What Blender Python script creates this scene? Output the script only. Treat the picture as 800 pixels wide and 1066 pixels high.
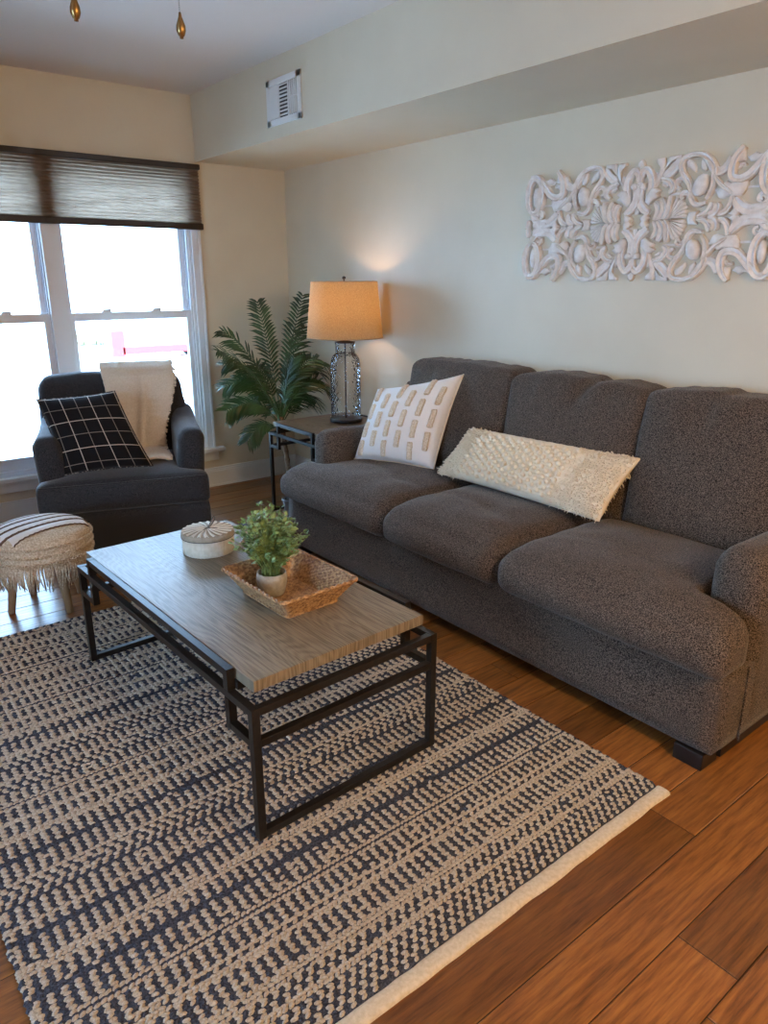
import bpy, bmesh, math, random
from math import sin, cos, pi, radians, sqrt
from mathutils import Vector, Matrix, noise
import numpy as np
random.seed(7)
for o in list(bpy.data.objects): bpy.data.objects.remove(o)
S = bpy.context.scene
COL = S.collection

# ---------------------------------------------------------------- camera
cam_d = bpy.data.cameras.new('camera'); cam = bpy.data.objects.new('camera', cam_d); COL.objects.link(cam)
cam_d.sensor_fit = 'VERTICAL'; cam_d.sensor_height = 36.0; cam_d.lens = 753/1066*36
cam_d.clip_start = .05; cam_d.clip_end = 300
cam.location = (0, 0, 1.5)
cam.rotation_euler = (radians(90-17.885), 0, radians(-38.35))
S.camera = cam
# ---------------------------------------------------------------- light
S.view_settings.view_transform = 'Standard'; S.view_settings.look = 'None'
S.view_settings.gamma = 1; S.view_settings.use_curve_mapping = False
S.view_settings.exposure = 0.36
W = bpy.data.worlds.new('sky'); S.world = W; W.use_nodes = True
wn = W.node_tree; bg = wn.nodes['Background']
bg.inputs[0].default_value = (.42, .68, 1.0, 1); bg.inputs[1].default_value = 18.0

def area(name, loc, rot, sx, sy, power, col, shape='RECTANGLE'):
    l = bpy.data.lights.new(name, 'AREA'); l.shape = shape; l.size = sx; l.size_y = sy
    l.energy = power; l.color = col
    o = bpy.data.objects.new(name, l); COL.objects.link(o); o.location = loc; o.rotation_euler = rot
    return o
WARM = (1.0, .68, .36)
LIGHTS = [((2.5, -.55, 2.60), 150), ((1.0, -1.3, 2.60), 30)]
for (lp, pw) in LIGHTS:
    area('kitchen_downlight', lp, (0, 0, 0), .22, .22, pw, WARM, 'DISK')

pl = bpy.data.lights.new('warm_fill_point', 'POINT'); pl.energy = 75; pl.color = WARM; pl.shadow_soft_size = .14  # added fill light without a fixture, warms the ceiling and upper wall
po = bpy.data.objects.new('warm_fill_point', pl); COL.objects.link(po); po.location = (1.3, -1.2, 2.05)

# ---------------------------------------------------------------- materials
def mat(name, col, rough=.6, metal=0, spec=.5, col2=None, scale=20, stretch=(1, 1, 1), detail=4, bump=0, bscale=None,
        lo=.35, hi=.65, bdist=.002, sheen=0):
    m = bpy.data.materials.new(name); m.use_nodes = True
    t = m.node_tree; b = t.nodes['Principled BSDF']
    b.inputs['Base Color'].default_value = (*col, 1); b.inputs['Roughness'].default_value = rough
    b.inputs['Metallic'].default_value = metal; b.inputs['Specular IOR Level'].default_value = spec
    if sheen: b.inputs['Sheen Weight'].default_value = sheen; b.inputs['Sheen Roughness'].default_value = .4
    tc = t.nodes.new('ShaderNodeTexCoord'); mp = t.nodes.new('ShaderNodeMapping')
    mp.inputs['Scale'].default_value = stretch; t.links.new(tc.outputs['Object'], mp.inputs[0])
    if col2 is not None:
        n = t.nodes.new('ShaderNodeTexNoise'); n.inputs['Scale'].default_value = scale; n.inputs['Detail'].default_value = detail
        r = t.nodes.new('ShaderNodeValToRGB'); r.color_ramp.elements[0].position = lo; r.color_ramp.elements[1].position = hi
        r.color_ramp.elements[0].color = (*col, 1); r.color_ramp.elements[1].color = (*col2, 1)
        t.links.new(mp.outputs[0], n.inputs[0]); t.links.new(n.outputs[0], r.inputs[0]); t.links.new(r.outputs[0], b.inputs['Base Color'])
    if bump:
        n2 = t.nodes.new('ShaderNodeTexNoise'); n2.inputs['Scale'].default_value = bscale or scale; n2.inputs['Detail'].default_value = 3
        bp = t.nodes.new('ShaderNodeBump'); bp.inputs['Strength'].default_value = bump; bp.inputs['Distance'].default_value = bdist
        t.links.new(mp.outputs[0], n2.inputs[0]); t.links.new(n2.outputs[0], bp.inputs['Height']); t.links.new(bp.outputs[0], b.inputs['Normal'])
    return m
M = {}
M['wall'] = mat('wall_paint', (.64, .565, .43), .5, col2=(.67, .595, .455), scale=3, bump=.15, bscale=60)
M['ceil'] = mat('ceiling_paint', (.74, .645, .57), .9, bump=.1, bscale=90)
M['trimw'] = mat('white_trim_paint', (.72, .72, .70), .35)
M['vinyl'] = mat('white_vinyl', (.70, .74, .80), .3)
M['sofa'] = mat('heather_grey_brown_weave', (.010, .0075, .006), .95, col2=(.19, .145, .115), scale=300, detail=2, lo=.40, hi=.66, bump=.8, bscale=300, spec=.15, sheen=.15)
M['chair'] = mat('charcoal_weave', (.007, .008, .010), .9, col2=(.060, .060, .066), scale=300, detail=2, lo=.35, hi=.7, bump=.4, bscale=420, spec=.2, sheen=.25)
M['metal'] = mat('dark_brown_powder_metal', (.012, .010, .009), .38, .3, col2=(.02, .016, .013), scale=60)
M['black'] = mat('black_plastic', (.008, .008, .009), .35)
M['blackwood'] = mat('black_wood_foot', (.006, .005, .005), .4)
M['cream'] = mat('cream_cotton', (.82, .72, .56), .95, bump=.4, bscale=300, spec=.1, sheen=.2)
M['white_cloth'] = mat('white_woven_cotton', (.80, .78, .76), .95, bump=.5, bscale=500, spec=.1, sheen=.2)
M['tuft'] = mat('tufted_cream_loops', (.62, .50, .36), .95, col2=(.80, .72, .60), scale=160, bump=1, bscale=260, bdist=.004, spec=.1)
M['knit'] = mat('cream_knit', (.66, .56, .44), .95, col2=(.74, .65, .54), scale=120, bump=.8, bscale=220, bdist=.004, spec=.1, sheen=.2)
M['panel'] = mat('whitewashed_carved_wood', (.66, .615, .57), .7, col2=(.80, .77, .74), scale=30, bump=.3, bscale=70)
M['stoolwood'] = mat('pale_turned_wood', (.30, .19, .10), .5, col2=(.40, .27, .15), scale=14, stretch=(8, 8, 1))
M['jute'] = mat('natural_jute_weave', (.42, .32, .22), .95, col2=(.66, .54, .40), scale=130, detail=3, bump=1, bscale=170, bdist=.005, spec=.1)
M['stoolwhite'] = mat('stool_cream_band', (.66, .62, .58), .95, bump=.8, bscale=240, bdist=.003, spec=.1)
M['stooldark'] = mat('stool_brown_cord', (.12, .07, .045), .95)
M['wicker'] = mat('brown_wicker', (.20, .10, .045), .55, col2=(.50, .30, .14), scale=90, detail=2, bump=.5, bscale=200)
M['boxwhite'] = mat('cream_ribbed_weave', (.62, .57, .45), .8, col2=(.72, .67, .56), scale=60)
M['stone'] = mat('grey_cement_pot', (.30, .27, .22), .85, col2=(.42, .38, .31), scale=60, bump=.4, bscale=120)
M['leafs'] = mat('small_green_leaf', (.07, .14, .04), .5, col2=(.26, .36, .12), scale=25)
M['palm'] = mat('palm_leaf_green', (.012, .045, .016), .38, col2=(.05, .12, .03), scale=6, lo=.4, hi=.75)
M['trunk'] = mat('brown_fibre_trunk', (.10, .05, .025), .9, col2=(.24, .14, .07), scale=60)
M['soil'] = mat('dark_soil', (.012, .010, .008), .95, col2=(.30, .28, .25), scale=160, lo=.6, hi=.72)
M['brass'] = mat('aged_brass', (.30, .19, .07), .3, .9)
M['chain'] = mat('nickel_chain', (.5, .47, .40), .3, .9)
M['fanw'] = mat('fan_blade_wood', (.20, .11, .06), .4, col2=(.14, .07, .035), scale=12, stretch=(1, 8, 1))
M['darkgap'] = mat('dark_floor_gap', (.03, .014, .008), .7)
M['ground'] = mat('pale_snowy_ground', (.80, .80, .80), .9, col2=(.6, .6, .6), scale=.3)
M['red'] = mat('red_trailer_paint', (.55, .03, .025), .5)
M['greyout'] = mat('pale_blue_grey_siding', (.30, .38, .48), .8)
M['roofout'] = mat('grey_roof', (.25, .24, .26), .8)
M['bark'] = mat('bare_tree_bark', (.20, .15, .12), .9)
M['scrub'] = mat('dry_scrub', (.25, .22, .12), .9)

def wood_top(name, c1, c2, rough=.33):
    m = bpy.data.materials.new(name); m.use_nodes = True; t = m.node_tree; b = t.nodes['Principled BSDF']
    b.inputs['Roughness'].default_value = rough; b.inputs['Specular IOR Level'].default_value = .32
    def N(ty, **k):
        n = t.nodes.new(ty)
        for a, v in k.items(): setattr(n, a, v)
        return n
    tc = N('ShaderNodeTexCoord'); mp = N('ShaderNodeMapping'); mp.inputs['Scale'].default_value = (5.5, 1.1, 1)
    n = N('ShaderNodeTexNoise'); n.inputs['Scale'].default_value = 1; n.inputs['Detail'].default_value = 1.5; n.inputs['Roughness'].default_value = .35
    t.links.new(tc.outputs['Object'], mp.inputs[0]); t.links.new(mp.outputs[0], n.inputs[0])
    mu = N('ShaderNodeMath', operation='MULTIPLY'); mu.inputs[1].default_value = 260; t.links.new(n.outputs[0], mu.inputs[0])
    si = N('ShaderNodeMath', operation='SINE'); t.links.new(mu.outputs[0], si.inputs[0])
    mp2 = N('ShaderNodeMapping'); mp2.inputs['Scale'].default_value = (260, 9, 1); t.links.new(tc.outputs['Object'], mp2.inputs[0])
    n2 = N('ShaderNodeTexNoise'); n2.inputs['Scale'].default_value = 1; n2.inputs['Detail'].default_value = 3; t.links.new(mp2.outputs[0], n2.inputs[0])
    ma = N('ShaderNodeMath', operation='MULTIPLY_ADD'); ma.inputs[1].default_value = .075; t.links.new(si.outputs[0], ma.inputs[0]); t.links.new(n2.outputs[0], ma.inputs[2])
    r = N('ShaderNodeValToRGB'); r.color_ramp.elements[0].color = (*c1, 1); r.color_ramp.elements[1].color = (*c2, 1)
    r.color_ramp.elements[0].position = .30; r.color_ramp.elements[1].position = .62
    t.links.new(ma.outputs[0], r.inputs[0]); t.links.new(r.outputs[0], b.inputs['Base Color'])
    bp = N('ShaderNodeBump'); bp.inputs['Strength'].default_value = .6; bp.inputs['Distance'].default_value = .002
    t.links.new(ma.outputs[0], bp.inputs['Height']); t.links.new(bp.outputs[0], b.inputs['Normal'])
    return m
M['top'] = wood_top('greyed_oak_top', (.13, .102, .068), (.27, .22, .155))

def floor_mat():
    m = bpy.data.materials.new('amber_bamboo_planks'); m.use_nodes = True; t = m.node_tree; b = t.nodes['Principled BSDF']
    b.inputs['Roughness'].default_value = .30; b.inputs['Specular IOR Level'].default_value = .42
    at = t.nodes.new('ShaderNodeAttribute'); at.attribute_name = 'tint'
    tc = t.nodes.new('ShaderNodeTexCoord'); mp = t.nodes.new('ShaderNodeMapping'); mp.inputs['Scale'].default_value = (1, 14, 1)
    ad = t.nodes.new('ShaderNodeVectorMath'); ad.operation = 'MULTIPLY_ADD'; ad.inputs[1].default_value = (7, 7, 7)
    t.links.new(at.outputs['Color'], ad.inputs[0]); t.links.new(tc.outputs['Object'], ad.inputs[2]); t.links.new(ad.outputs[0], mp.inputs[0])
    n = t.nodes.new('ShaderNodeTexNoise'); n.inputs['Scale'].default_value = 6; n.inputs['Detail'].default_value = 8; n.inputs['Roughness'].default_value = .65
    t.links.new(mp.outputs[0], n.inputs[0])
    r = t.nodes.new('ShaderNodeValToRGB'); e = r.color_ramp.elements
    e[0].position = .30; e[0].color = (.085, .028, .008, 1); e[1].position = .75; e[1].color = (.37, .155, .036, 1)
    x = e.new(.5); x.color = (.225, .085, .021, 1)
    t.links.new(n.outputs[0], r.inputs[0])
    # dark mineral streaks with a shape of their own
    mp2 = t.nodes.new('ShaderNodeMapping'); mp2.inputs['Scale'].default_value = (.9, 7, 1)
    t.links.new(ad.outputs[0], mp2.inputs[0])
    n2 = t.nodes.new('ShaderNodeTexNoise'); n2.inputs['Scale'].default_value = 2.2; n2.inputs['Detail'].default_value = 2
    t.links.new(mp2.outputs[0], n2.inputs[0])
    r2 = t.nodes.new('ShaderNodeValToRGB'); r2.color_ramp.elements[0].position = .66; r2.color_ramp.elements[1].position = .76
    r2.color_ramp.elements[0].color = (0, 0, 0, 1); r2.color_ramp.elements[1].color = (.6, .6, .6, 1)
    t.links.new(n2.outputs[0], r2.inputs[0])
    mx = t.nodes.new('ShaderNodeMix'); mx.data_type = 'RGBA'; t.links.new(r2.outputs[0], mx.inputs['Factor'])
    t.links.new(r.outputs[0], mx.inputs['A']); mx.inputs['B'].default_value = (.055, .028, .016, 1)
    ml = t.nodes.new('ShaderNodeMix'); ml.data_type = 'RGBA'; ml.blend_type = 'MULTIPLY'; ml.inputs['Factor'].default_value = 1
    sp = t.nodes.new('ShaderNodeSeparateColor'); t.links.new(at.outputs['Color'], sp.inputs[0])
    mr = t.nodes.new('ShaderNodeMapRange'); mr.inputs['To Min'].default_value = .58; mr.inputs['To Max'].default_value = 1.2
    t.links.new(sp.outputs[0], mr.inputs[0]); t.links.new(mx.outputs['Result'], ml.inputs['A']); t.links.new(mr.outputs[0], ml.inputs['B'])
    t.links.new(ml.outputs['Result'], b.inputs['Base Color'])
    bp = t.nodes.new('ShaderNodeBump'); bp.inputs['Strength'].default_value = .12; bp.inputs['Distance'].default_value = .002
    t.links.new(n.outputs[0], bp.inputs['Height']); t.links.new(bp.outputs[0], b.inputs['Normal'])
    return m
M['floor'] = floor_mat()

def plaid_mat():
    m = mat('black_plaid_cloth', (.008, .008, .010), .9, spec=.15, bump=.3, bscale=400, sheen=.1)
    t = m.node_tree; b = t.nodes['Principled BSDF']
    uv = t.nodes.new('ShaderNodeUVMap'); uv.uv_map = 'UVMap'
    s = t.nodes.new('ShaderNodeSeparateXYZ'); t.links.new(uv.outputs[0], s.inputs[0])
    lines = []
    for k, ax in ((0, 0), (1, 1)):
        mul = t.nodes.new('ShaderNodeMath'); mul.operation = 'MULTIPLY'; mul.inputs[1].default_value = 5.6
        t.links.new(s.outputs[ax], mul.inputs[0])
        fr = t.nodes.new('ShaderNodeMath'); fr.operation = 'FRACT'; t.links.new(mul.outputs[0], fr.inputs[0])
        c = t.nodes.new('ShaderNodeMath'); c.operation = 'COMPARE'; c.inputs[1].default_value = .5; c.inputs[2].default_value = .026
        t.links.new(fr.outputs[0], c.inputs[0])
        h = t.nodes.new('ShaderNodeMath'); h.operation = 'MULTIPLY'; h.inputs[1].default_value = .5; t.links.new(mul.outputs[0], h.inputs[0])
        f2 = t.nodes.new('ShaderNodeMath'); f2.operation = 'FRACT'; t.links.new(h.outputs[0], f2.inputs[0])
        g = t.nodes.new('ShaderNodeMath'); g.operation = 'GREATER_THAN'; g.inputs[1].default_value = .5; t.links.new(f2.outputs[0], g.inputs[0])
        w = t.nodes.new('ShaderNodeMapRange'); w.inputs['To Min'].default_value = .35; w.inputs['To Max'].default_value = 1; t.links.new(g.outputs[0], w.inputs[0])
        o = t.nodes.new('ShaderNodeMath'); o.operation = 'MULTIPLY'; t.links.new(c.outputs[0], o.inputs[0]); t.links.new(w.outputs[0], o.inputs[1])
        lines.append(o)
    mxm = t.nodes.new('ShaderNodeMath'); mxm.operation = 'MAXIMUM'; t.links.new(lines[0].outputs[0], mxm.inputs[0]); t.links.new(lines[1].outputs[0], mxm.inputs[1])
    mix = t.nodes.new('ShaderNodeMix'); mix.data_type = 'RGBA'; mix.inputs['A'].default_value = (.008, .008, .010, 1); mix.inputs['B'].default_value = (.50, .43, .36, 1)
    t.links.new(mxm.outputs[0], mix.inputs['Factor']); t.links.new(mix.outputs['Result'], b.inputs['Base Color'])
    return m
M['plaid'] = plaid_mat()

def translucent(name, col, frac, col2=None, scale=200, stretch=(1, 1, 1), rough=.8):
    m = bpy.data.materials.new(name); m.use_nodes = True; t = m.node_tree; b = t.nodes['Principled BSDF']; out = t.nodes['Material Output']
    b.inputs['Base Color'].default_value = (*col, 1); b.inputs['Roughness'].default_value = rough; b.inputs['Specular IOR Level'].default_value = .1
    tr = t.nodes.new('ShaderNodeBsdfTranslucent'); tr.inputs[0].default_value = (*col, 1)
    mx = t.nodes.new('ShaderNodeMixShader'); mx.inputs[0].default_value = frac
    t.links.new(b.outputs[0], mx.inputs[1]); t.links.new(tr.outputs[0], mx.inputs[2]); t.links.new(mx.outputs[0], out.inputs['Surface'])
    if col2:
        tc = t.nodes.new('ShaderNodeTexCoord'); mp = t.nodes.new('ShaderNodeMapping'); mp.inputs['Scale'].default_value = stretch
        n = t.nodes.new('ShaderNodeTexNoise'); n.inputs['Scale'].default_value = scale; n.inputs['Detail'].default_value = 2
        r = t.nodes.new('ShaderNodeValToRGB'); r.color_ramp.elements[0].color = (*col, 1); r.color_ramp.elements[1].color = (*col2, 1)
        r.color_ramp.elements[0].position = .35; r.color_ramp.elements[1].position = .65
        t.links.new(tc.outputs['Object'], mp.inputs[0]); t.links.new(mp.outputs[0], n.inputs[0]); t.links.new(n.outputs[0], r.inputs[0])
        t.links.new(r.outputs[0], b.inputs['Base Color']); t.links.new(r.outputs[0], tr.inputs[0])
    return m
M['shade'] = translucent('tan_linen_shade', (.34, .225, .12), .45, (.50, .36, .21), 500, (1, 1, .25))
M['cellular'] = translucent('taupe_cellular_fabric', (.34, .25, .18), .52, (.40, .30, .22), 8, (1, 1, 10))
M['railfab'] = mat('dark_taupe_rail', (.035, .028, .026), .6)

def glass_mat(name, tint, gl):
    m = bpy.data.materials.new(name); m.use_nodes = True; t = m.node_tree; out = t.nodes['Material Output']
    t.nodes.remove(t.nodes['Principled BSDF'])
    a = t.nodes.new('ShaderNodeBsdfTransparent'); a.inputs[0].default_value = (*tint, 1)
    g = t.nodes.new('ShaderNodeBsdfGlossy'); g.inputs['Roughness'].default_value = .03
    f = t.nodes.new('ShaderNodeFresnel'); f.inputs[0].default_value = gl
    mx = t.nodes.new('ShaderNodeMixShader'); t.links.new(f.outputs[0], mx.inputs[0]); t.links.new(a.outputs[0], mx.inputs[1]); t.links.new(g.outputs[0], mx.inputs[2])
    t.links.new(mx.outputs[0], out.inputs['Surface'])
    return m
M['pane'] = glass_mat('window_glass', (.97, .985, 1), 1.35)
def jar_mat():
    m = bpy.data.materials.new('dimpled_seeded_glass'); m.use_nodes = True; t = m.node_tree; out = t.nodes['Material Output']
    t.nodes.remove(t.nodes['Principled BSDF'])
    a = t.nodes.new('ShaderNodeBsdfTransparent'); a.inputs[0].default_value = (.95, .97, .97, 1)
    g = t.nodes.new('ShaderNodeBsdfGlossy'); g.inputs['Roughness'].default_value = .08
    f = t.nodes.new('ShaderNodeLayerWeight'); f.inputs[0].default_value = .30
    tc = t.nodes.new('ShaderNodeTexCoord'); v = t.nodes.new('ShaderNodeTexVoronoi'); v.feature = 'DISTANCE_TO_EDGE'; v.inputs['Scale'].default_value = 42
    t.links.new(tc.outputs['Object'], v.inputs['Vector'])
    bp = t.nodes.new('ShaderNodeBump'); bp.inputs['Strength'].default_value = 1; bp.inputs['Distance'].default_value = .007; t.links.new(v.outputs['Distance'], bp.inputs['Height'])
    t.links.new(bp.outputs[0], g.inputs['Normal']); t.links.new(bp.outputs[0], f.inputs['Normal'])
    mx = t.nodes.new('ShaderNodeMixShader'); t.links.new(f.outputs['Fresnel'], mx.inputs[0]); t.links.new(a.outputs[0], mx.inputs[1]); t.links.new(g.outputs[0], mx.inputs[2])
    t.links.new(mx.outputs[0], out.inputs['Surface'])
    return m
M['jar'] = jar_mat()

# ---------------------------------------------------------------- helpers
class MB:
    def __init__(s): s.v = []; s.f = []; s.m = []
    def add(s, vs, fs, mi=0):
        b = len(s.v); s.v += [tuple(v) for v in vs]; s.f += [tuple(i+b for i in f) for f in fs]; s.m += [mi]*len(fs)
    def box(s, x0, x1, y0, y1, z0, z1, bev=0, mi=0):
        if x0 > x1: x0, x1 = x1, x0
        if y0 > y1: y0, y1 = y1, y0
        if z0 > z1: z0, z1 = z1, z0
        if bev <= 0:
            s.add([(x0,y0,z0),(x1,y0,z0),(x1,y1,z0),(x0,y1,z0),(x0,y0,z1),(x1,y0,z1),(x1,y1,z1),(x0,y1,z1)],
                  [(0,3,2,1),(4,5,6,7),(0,1,5,4),(1,2,6,5),(2,3,7,6),(3,0,4,7)], mi); return
        bm = bmesh.new(); bmesh.ops.create_cube(bm, size=1)
        for v in bm.verts: v.co = Vector(((x0+x1)/2+v.co.x*(x1-x0), (y0+y1)/2+v.co.y*(y1-y0), (z0+z1)/2+v.co.z*(z1-z0)))
        bmesh.ops.bevel(bm, geom=list(bm.edges), offset=bev, segments=2, affect='EDGES', profile=.6)
        bm.verts.index_update()
        s.add([v.co[:] for v in bm.verts], [[v.index for v in f.verts] for f in bm.faces], mi); bm.free()
    def tube(s, pts, r, n=8, mi=0, caps=True, flat=1.0):
        pts = [Vector(p) for p in pts]; rs = r if isinstance(r, (list, tuple)) else [r]*len(pts)
        up = Vector((0, 0, 1)); vs = []; fs = []
        t0 = (pts[1]-pts[0]).normalized()
        a = up.cross(t0)
        if a.length < .05: a = Vector((1, 0, 0)).cross(t0)
        a.normalize()
        for i, p in enumerate(pts):
            t = (pts[min(i+1, len(pts)-1)]-pts[max(i-1, 0)]).normalized()
            a = (a-t*a.dot(t)).normalized(); b = t.cross(a)
            for k in range(n):
                th = 2*pi*k/n; vs.append(p+a*cos(th)*rs[i]+b*sin(th)*rs[i]*flat)
        for i in range(len(pts)-1):
            for k in range(n): fs.append((i*n+k, i*n+(k+1)%n, (i+1)*n+(k+1)%n, (i+1)*n+k))
        if caps: fs.append(tuple(range(n))[::-1]); fs.append(tuple((len(pts)-1)*n+k for k in range(n)))
        s.add(vs, fs, mi)
    def lathe(s, prof, c=(0, 0, 0), n=32, mi=0, fn=None):
        vs = []; fs = []
        for i, (r, z) in enumerate(prof):
            for k in range(n):
                th = 2*pi*k/n; rr = r if fn is None else fn(r, z, th); vs.append((c[0]+rr*cos(th), c[1]+rr*sin(th), c[2]+z))
        for i in range(len(prof)-1):
            for k in range(n): fs.append((i*n+k, i*n+(k+1)%n, (i+1)*n+(k+1)%n, (i+1)*n+k))
        if prof[0][0] > 1e-5: fs.append(tuple(range(n))[::-1])
        if prof[-1][0] > 1e-5: fs.append(tuple((len(prof)-1)*n+k for k in range(n)))
        s.add(vs, fs, mi)
    def open_lathe(s, prof, c=(0,0,0), n=32, mi=0):
        vs = []; fs = []
        for (r, z) in prof:
            for k in range(n):
                th = 2*pi*k/n; vs.append((c[0]+r*cos(th), c[1]+r*sin(th), c[2]+z))
        for i in range(len(prof)-1):
            for k in range(n): fs.append((i*n+k, i*n+(k+1)%n, (i+1)*n+(k+1)%n, (i+1)*n+k))
        s.add(vs, fs, mi)
    def blob(s, c, rx, ry, rz, n=8, m=5, mi=0):
        vs = [(c[0], c[1], c[2]-rz)]; fs = []
        for i in range(1, m):
            ph = -pi/2+pi*i/m
            for k in range(n): th = 2*pi*k/n; vs.append((c[0]+rx*cos(ph)*cos(th), c[1]+ry*cos(ph)*sin(th), c[2]+rz*sin(ph)))
        vs.append((c[0], c[1], c[2]+rz)); L = len(vs)-1
        for k in range(n): fs.append((0, 1+(k+1)%n, 1+k)); fs.append((L, L-n+k, L-n+(k+1)%n))
        for i in range(m-2):
            for k in range(n): a = 1+i*n; fs.append((a+k, a+(k+1)%n, a+n+(k+1)%n, a+n+k))
        s.add(vs, fs, mi)
    def xf(s, Mx, start=0):
        for i in range(start, len(s.v)): s.v[i] = tuple(Mx @ Vector(s.v[i]))
    def build(s, name, mats, parent=None, smooth=False, uv=None):
        me = bpy.data.meshes.new(name); me.from_pydata(s.v, [], s.f)
        mats = mats if isinstance(mats, (list, tuple)) else [mats]
        for m in mats: me.materials.append(m)
        if len(mats) > 1: me.polygons.foreach_set('material_index', s.m)
        if smooth: me.polygons.foreach_set('use_smooth', [True]*len(me.polygons))
        if uv is not None:
            l = me.uv_layers.new(name='UVMap')
            for p in me.polygons:
                for li in p.loop_indices: l.data[li].uv = uv[me.loops[li].vertex_index]
        me.update()
        o = bpy.data.objects.new(name, me); COL.objects.link(o)
        if parent is not None: o.parent = parent
        return o
def autosmooth(o, ang=40):
    me = o.data; me.polygons.foreach_set('use_smooth', [True]*len(me.polygons))
    bm = bmesh.new(); bm.from_mesh(me)
    for e in bm.edges:
        if len(e.link_faces) == 2 and e.calc_face_angle(0) > radians(ang): e.smooth = False
    bm.to_mesh(me); bm.free(); return o
def empty(name, loc, rz=0):
    o = bpy.data.objects.new(name, None); COL.objects.link(o); o.location = loc; o.rotation_euler = (0, 0, rz); o.empty_display_size = .1; return o
def tag(o, label=None, cat=None, group=None, kind=None):
    if label: o['label'] = label
    if cat: o['category'] = cat
    if group: o['group'] = group
    if kind: o['kind'] = kind
    return o
def fix_normals(o):
    bm = bmesh.new(); bm.from_mesh(o.data); bmesh.ops.recalc_face_normals(bm, faces=bm.faces); bm.to_mesh(o.data); bm.free(); return o

def soft_box(sx, sy, sz, r, n, fn=None):
    """rounded box centred on the origin, n=(nx,ny,nz) cells, fn(p, a, b, c)->p deforms; a,b,c in -1..1"""
    idx = {}; vs = []; fs = []
    nx, ny, nz = n
    def vid(i, j, k):
        key = (i, j, k)
        if key in idx: return idx[key]
        a, b, c = 2*i/nx-1, 2*j/ny-1, 2*k/nz-1
        p = Vector((a*sx/2, b*sy/2, c*sz/2))
        q = Vector((max(-sx/2+r, min(sx/2-r, p.x)), max(-sy/2+r, min(sy/2-r, p.y)), max(-sz/2+r, min(sz/2-r, p.z))))
        d = p-q
        if d.length > 1e-9: p = q+d.normalized()*r*min(1, d.length/r if False else 1)
        if fn: p = fn(p, a, b, c)
        idx[key] = len(vs); vs.append(p); return idx[key]
    for i in range(nx):
        for j in range(ny):
            fs.append((vid(i,j,0), vid(i,j+1,0), vid(i+1,j+1,0), vid(i+1,j,0))); fs.append((vid(i,j,nz), vid(i+1,j,nz), vid(i+1,j+1,nz), vid(i,j+1,nz)))
    for i in range(nx):
        for k in range(nz):
            fs.append((vid(i,0,k), vid(i+1,0,k), vid(i+1,0,k+1), vid(i,0,k+1))); fs.append((vid(i,ny,k), vid(i,ny,k+1), vid(i+1,ny,k+1), vid(i+1,ny,k)))
    for j in range(ny):
        for k in range(nz):
            fs.append((vid(0,j,k), vid(0,j,k+1), vid(0,j+1,k+1), vid(0,j+1,k))); fs.append((vid(nx,j,k), vid(nx,j+1,k), vid(nx,j+1,k+1), vid(nx,j,k+1)))
    mb = MB(); mb.add(vs, fs); return mb
def nz3(p, s=1.0, off=0): return noise.noise(Vector((p[0]*s+off, p[1]*s+off*.7, p[2]*s)))

def pillow(name, c, thick, material, parent, nu=28, nv=28, ear=.05, disp=None, pw=.55, flip=1, uvrot=0):
    """c = BL, BR, TR, TL world corners"""
    BL, BR, TR, TL = [Vector(x) for x in c]
    N = ((BR-BL).cross(TL-BL)).normalized()*flip
    vs = []; uv = []; fs = []; ix = {}
    def P(u, v):
        uu = .5+(u-.5)*(1-ear*2*(1-(2*v-1)**2)); vv = .5+(v-.5)*(1-ear*2*(1-(2*u-1)**2))
        return BL*(1-uu)*(1-vv)+BR*uu*(1-vv)+TR*uu*vv+TL*(1-uu)*vv
    for side in (1, -1):
        for i in range(nu+1):
            for j in range(nv+1):
                u, v = i/nu, j/nv
                edge = i in (0, nu) or j in (0, nv)
                if edge and side == -1: ix[(side, i, j)] = ix[(1, i, j)]; continue
                h = (max(0, sin(pi*u)*sin(pi*v)))**pw*thick/2
                p = P(u, v)
                if disp and not edge: h += disp(u, v, side, p)
                ix[(side, i, j)] = len(vs); vs.append(p+N*h*side); uv.append((u, v))
    for side in (1, -1):
        for i in range(nu):
            for j in range(nv):
                q = [ix[(side, i, j)], ix[(side, i+1, j)], ix[(side, i+1, j+1)], ix[(side, i, j+1)]]
                fs.append(q if side*flip == 1 else q[::-1])
    mb = MB(); mb.add(vs, fs)
    o = mb.build(name, material, parent, True, uv=uv)
    def surf(u, v, side=1):
        h = (max(0, sin(pi*u)*sin(pi*v)))**pw*thick/2
        return P(u, v)+N*h*side
    return o, surf, N
# ================================================================ SETTING
XW, YW, ZC = 3.0, 4.96, 2.64
XL, YB = -2.1, -2.3
def struct(mb, name, m, smooth=False, label=None):
    o = mb.build(name, m, None, smooth); o['kind'] = 'structure'
    if label: o['label'] = label
    return o
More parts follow.
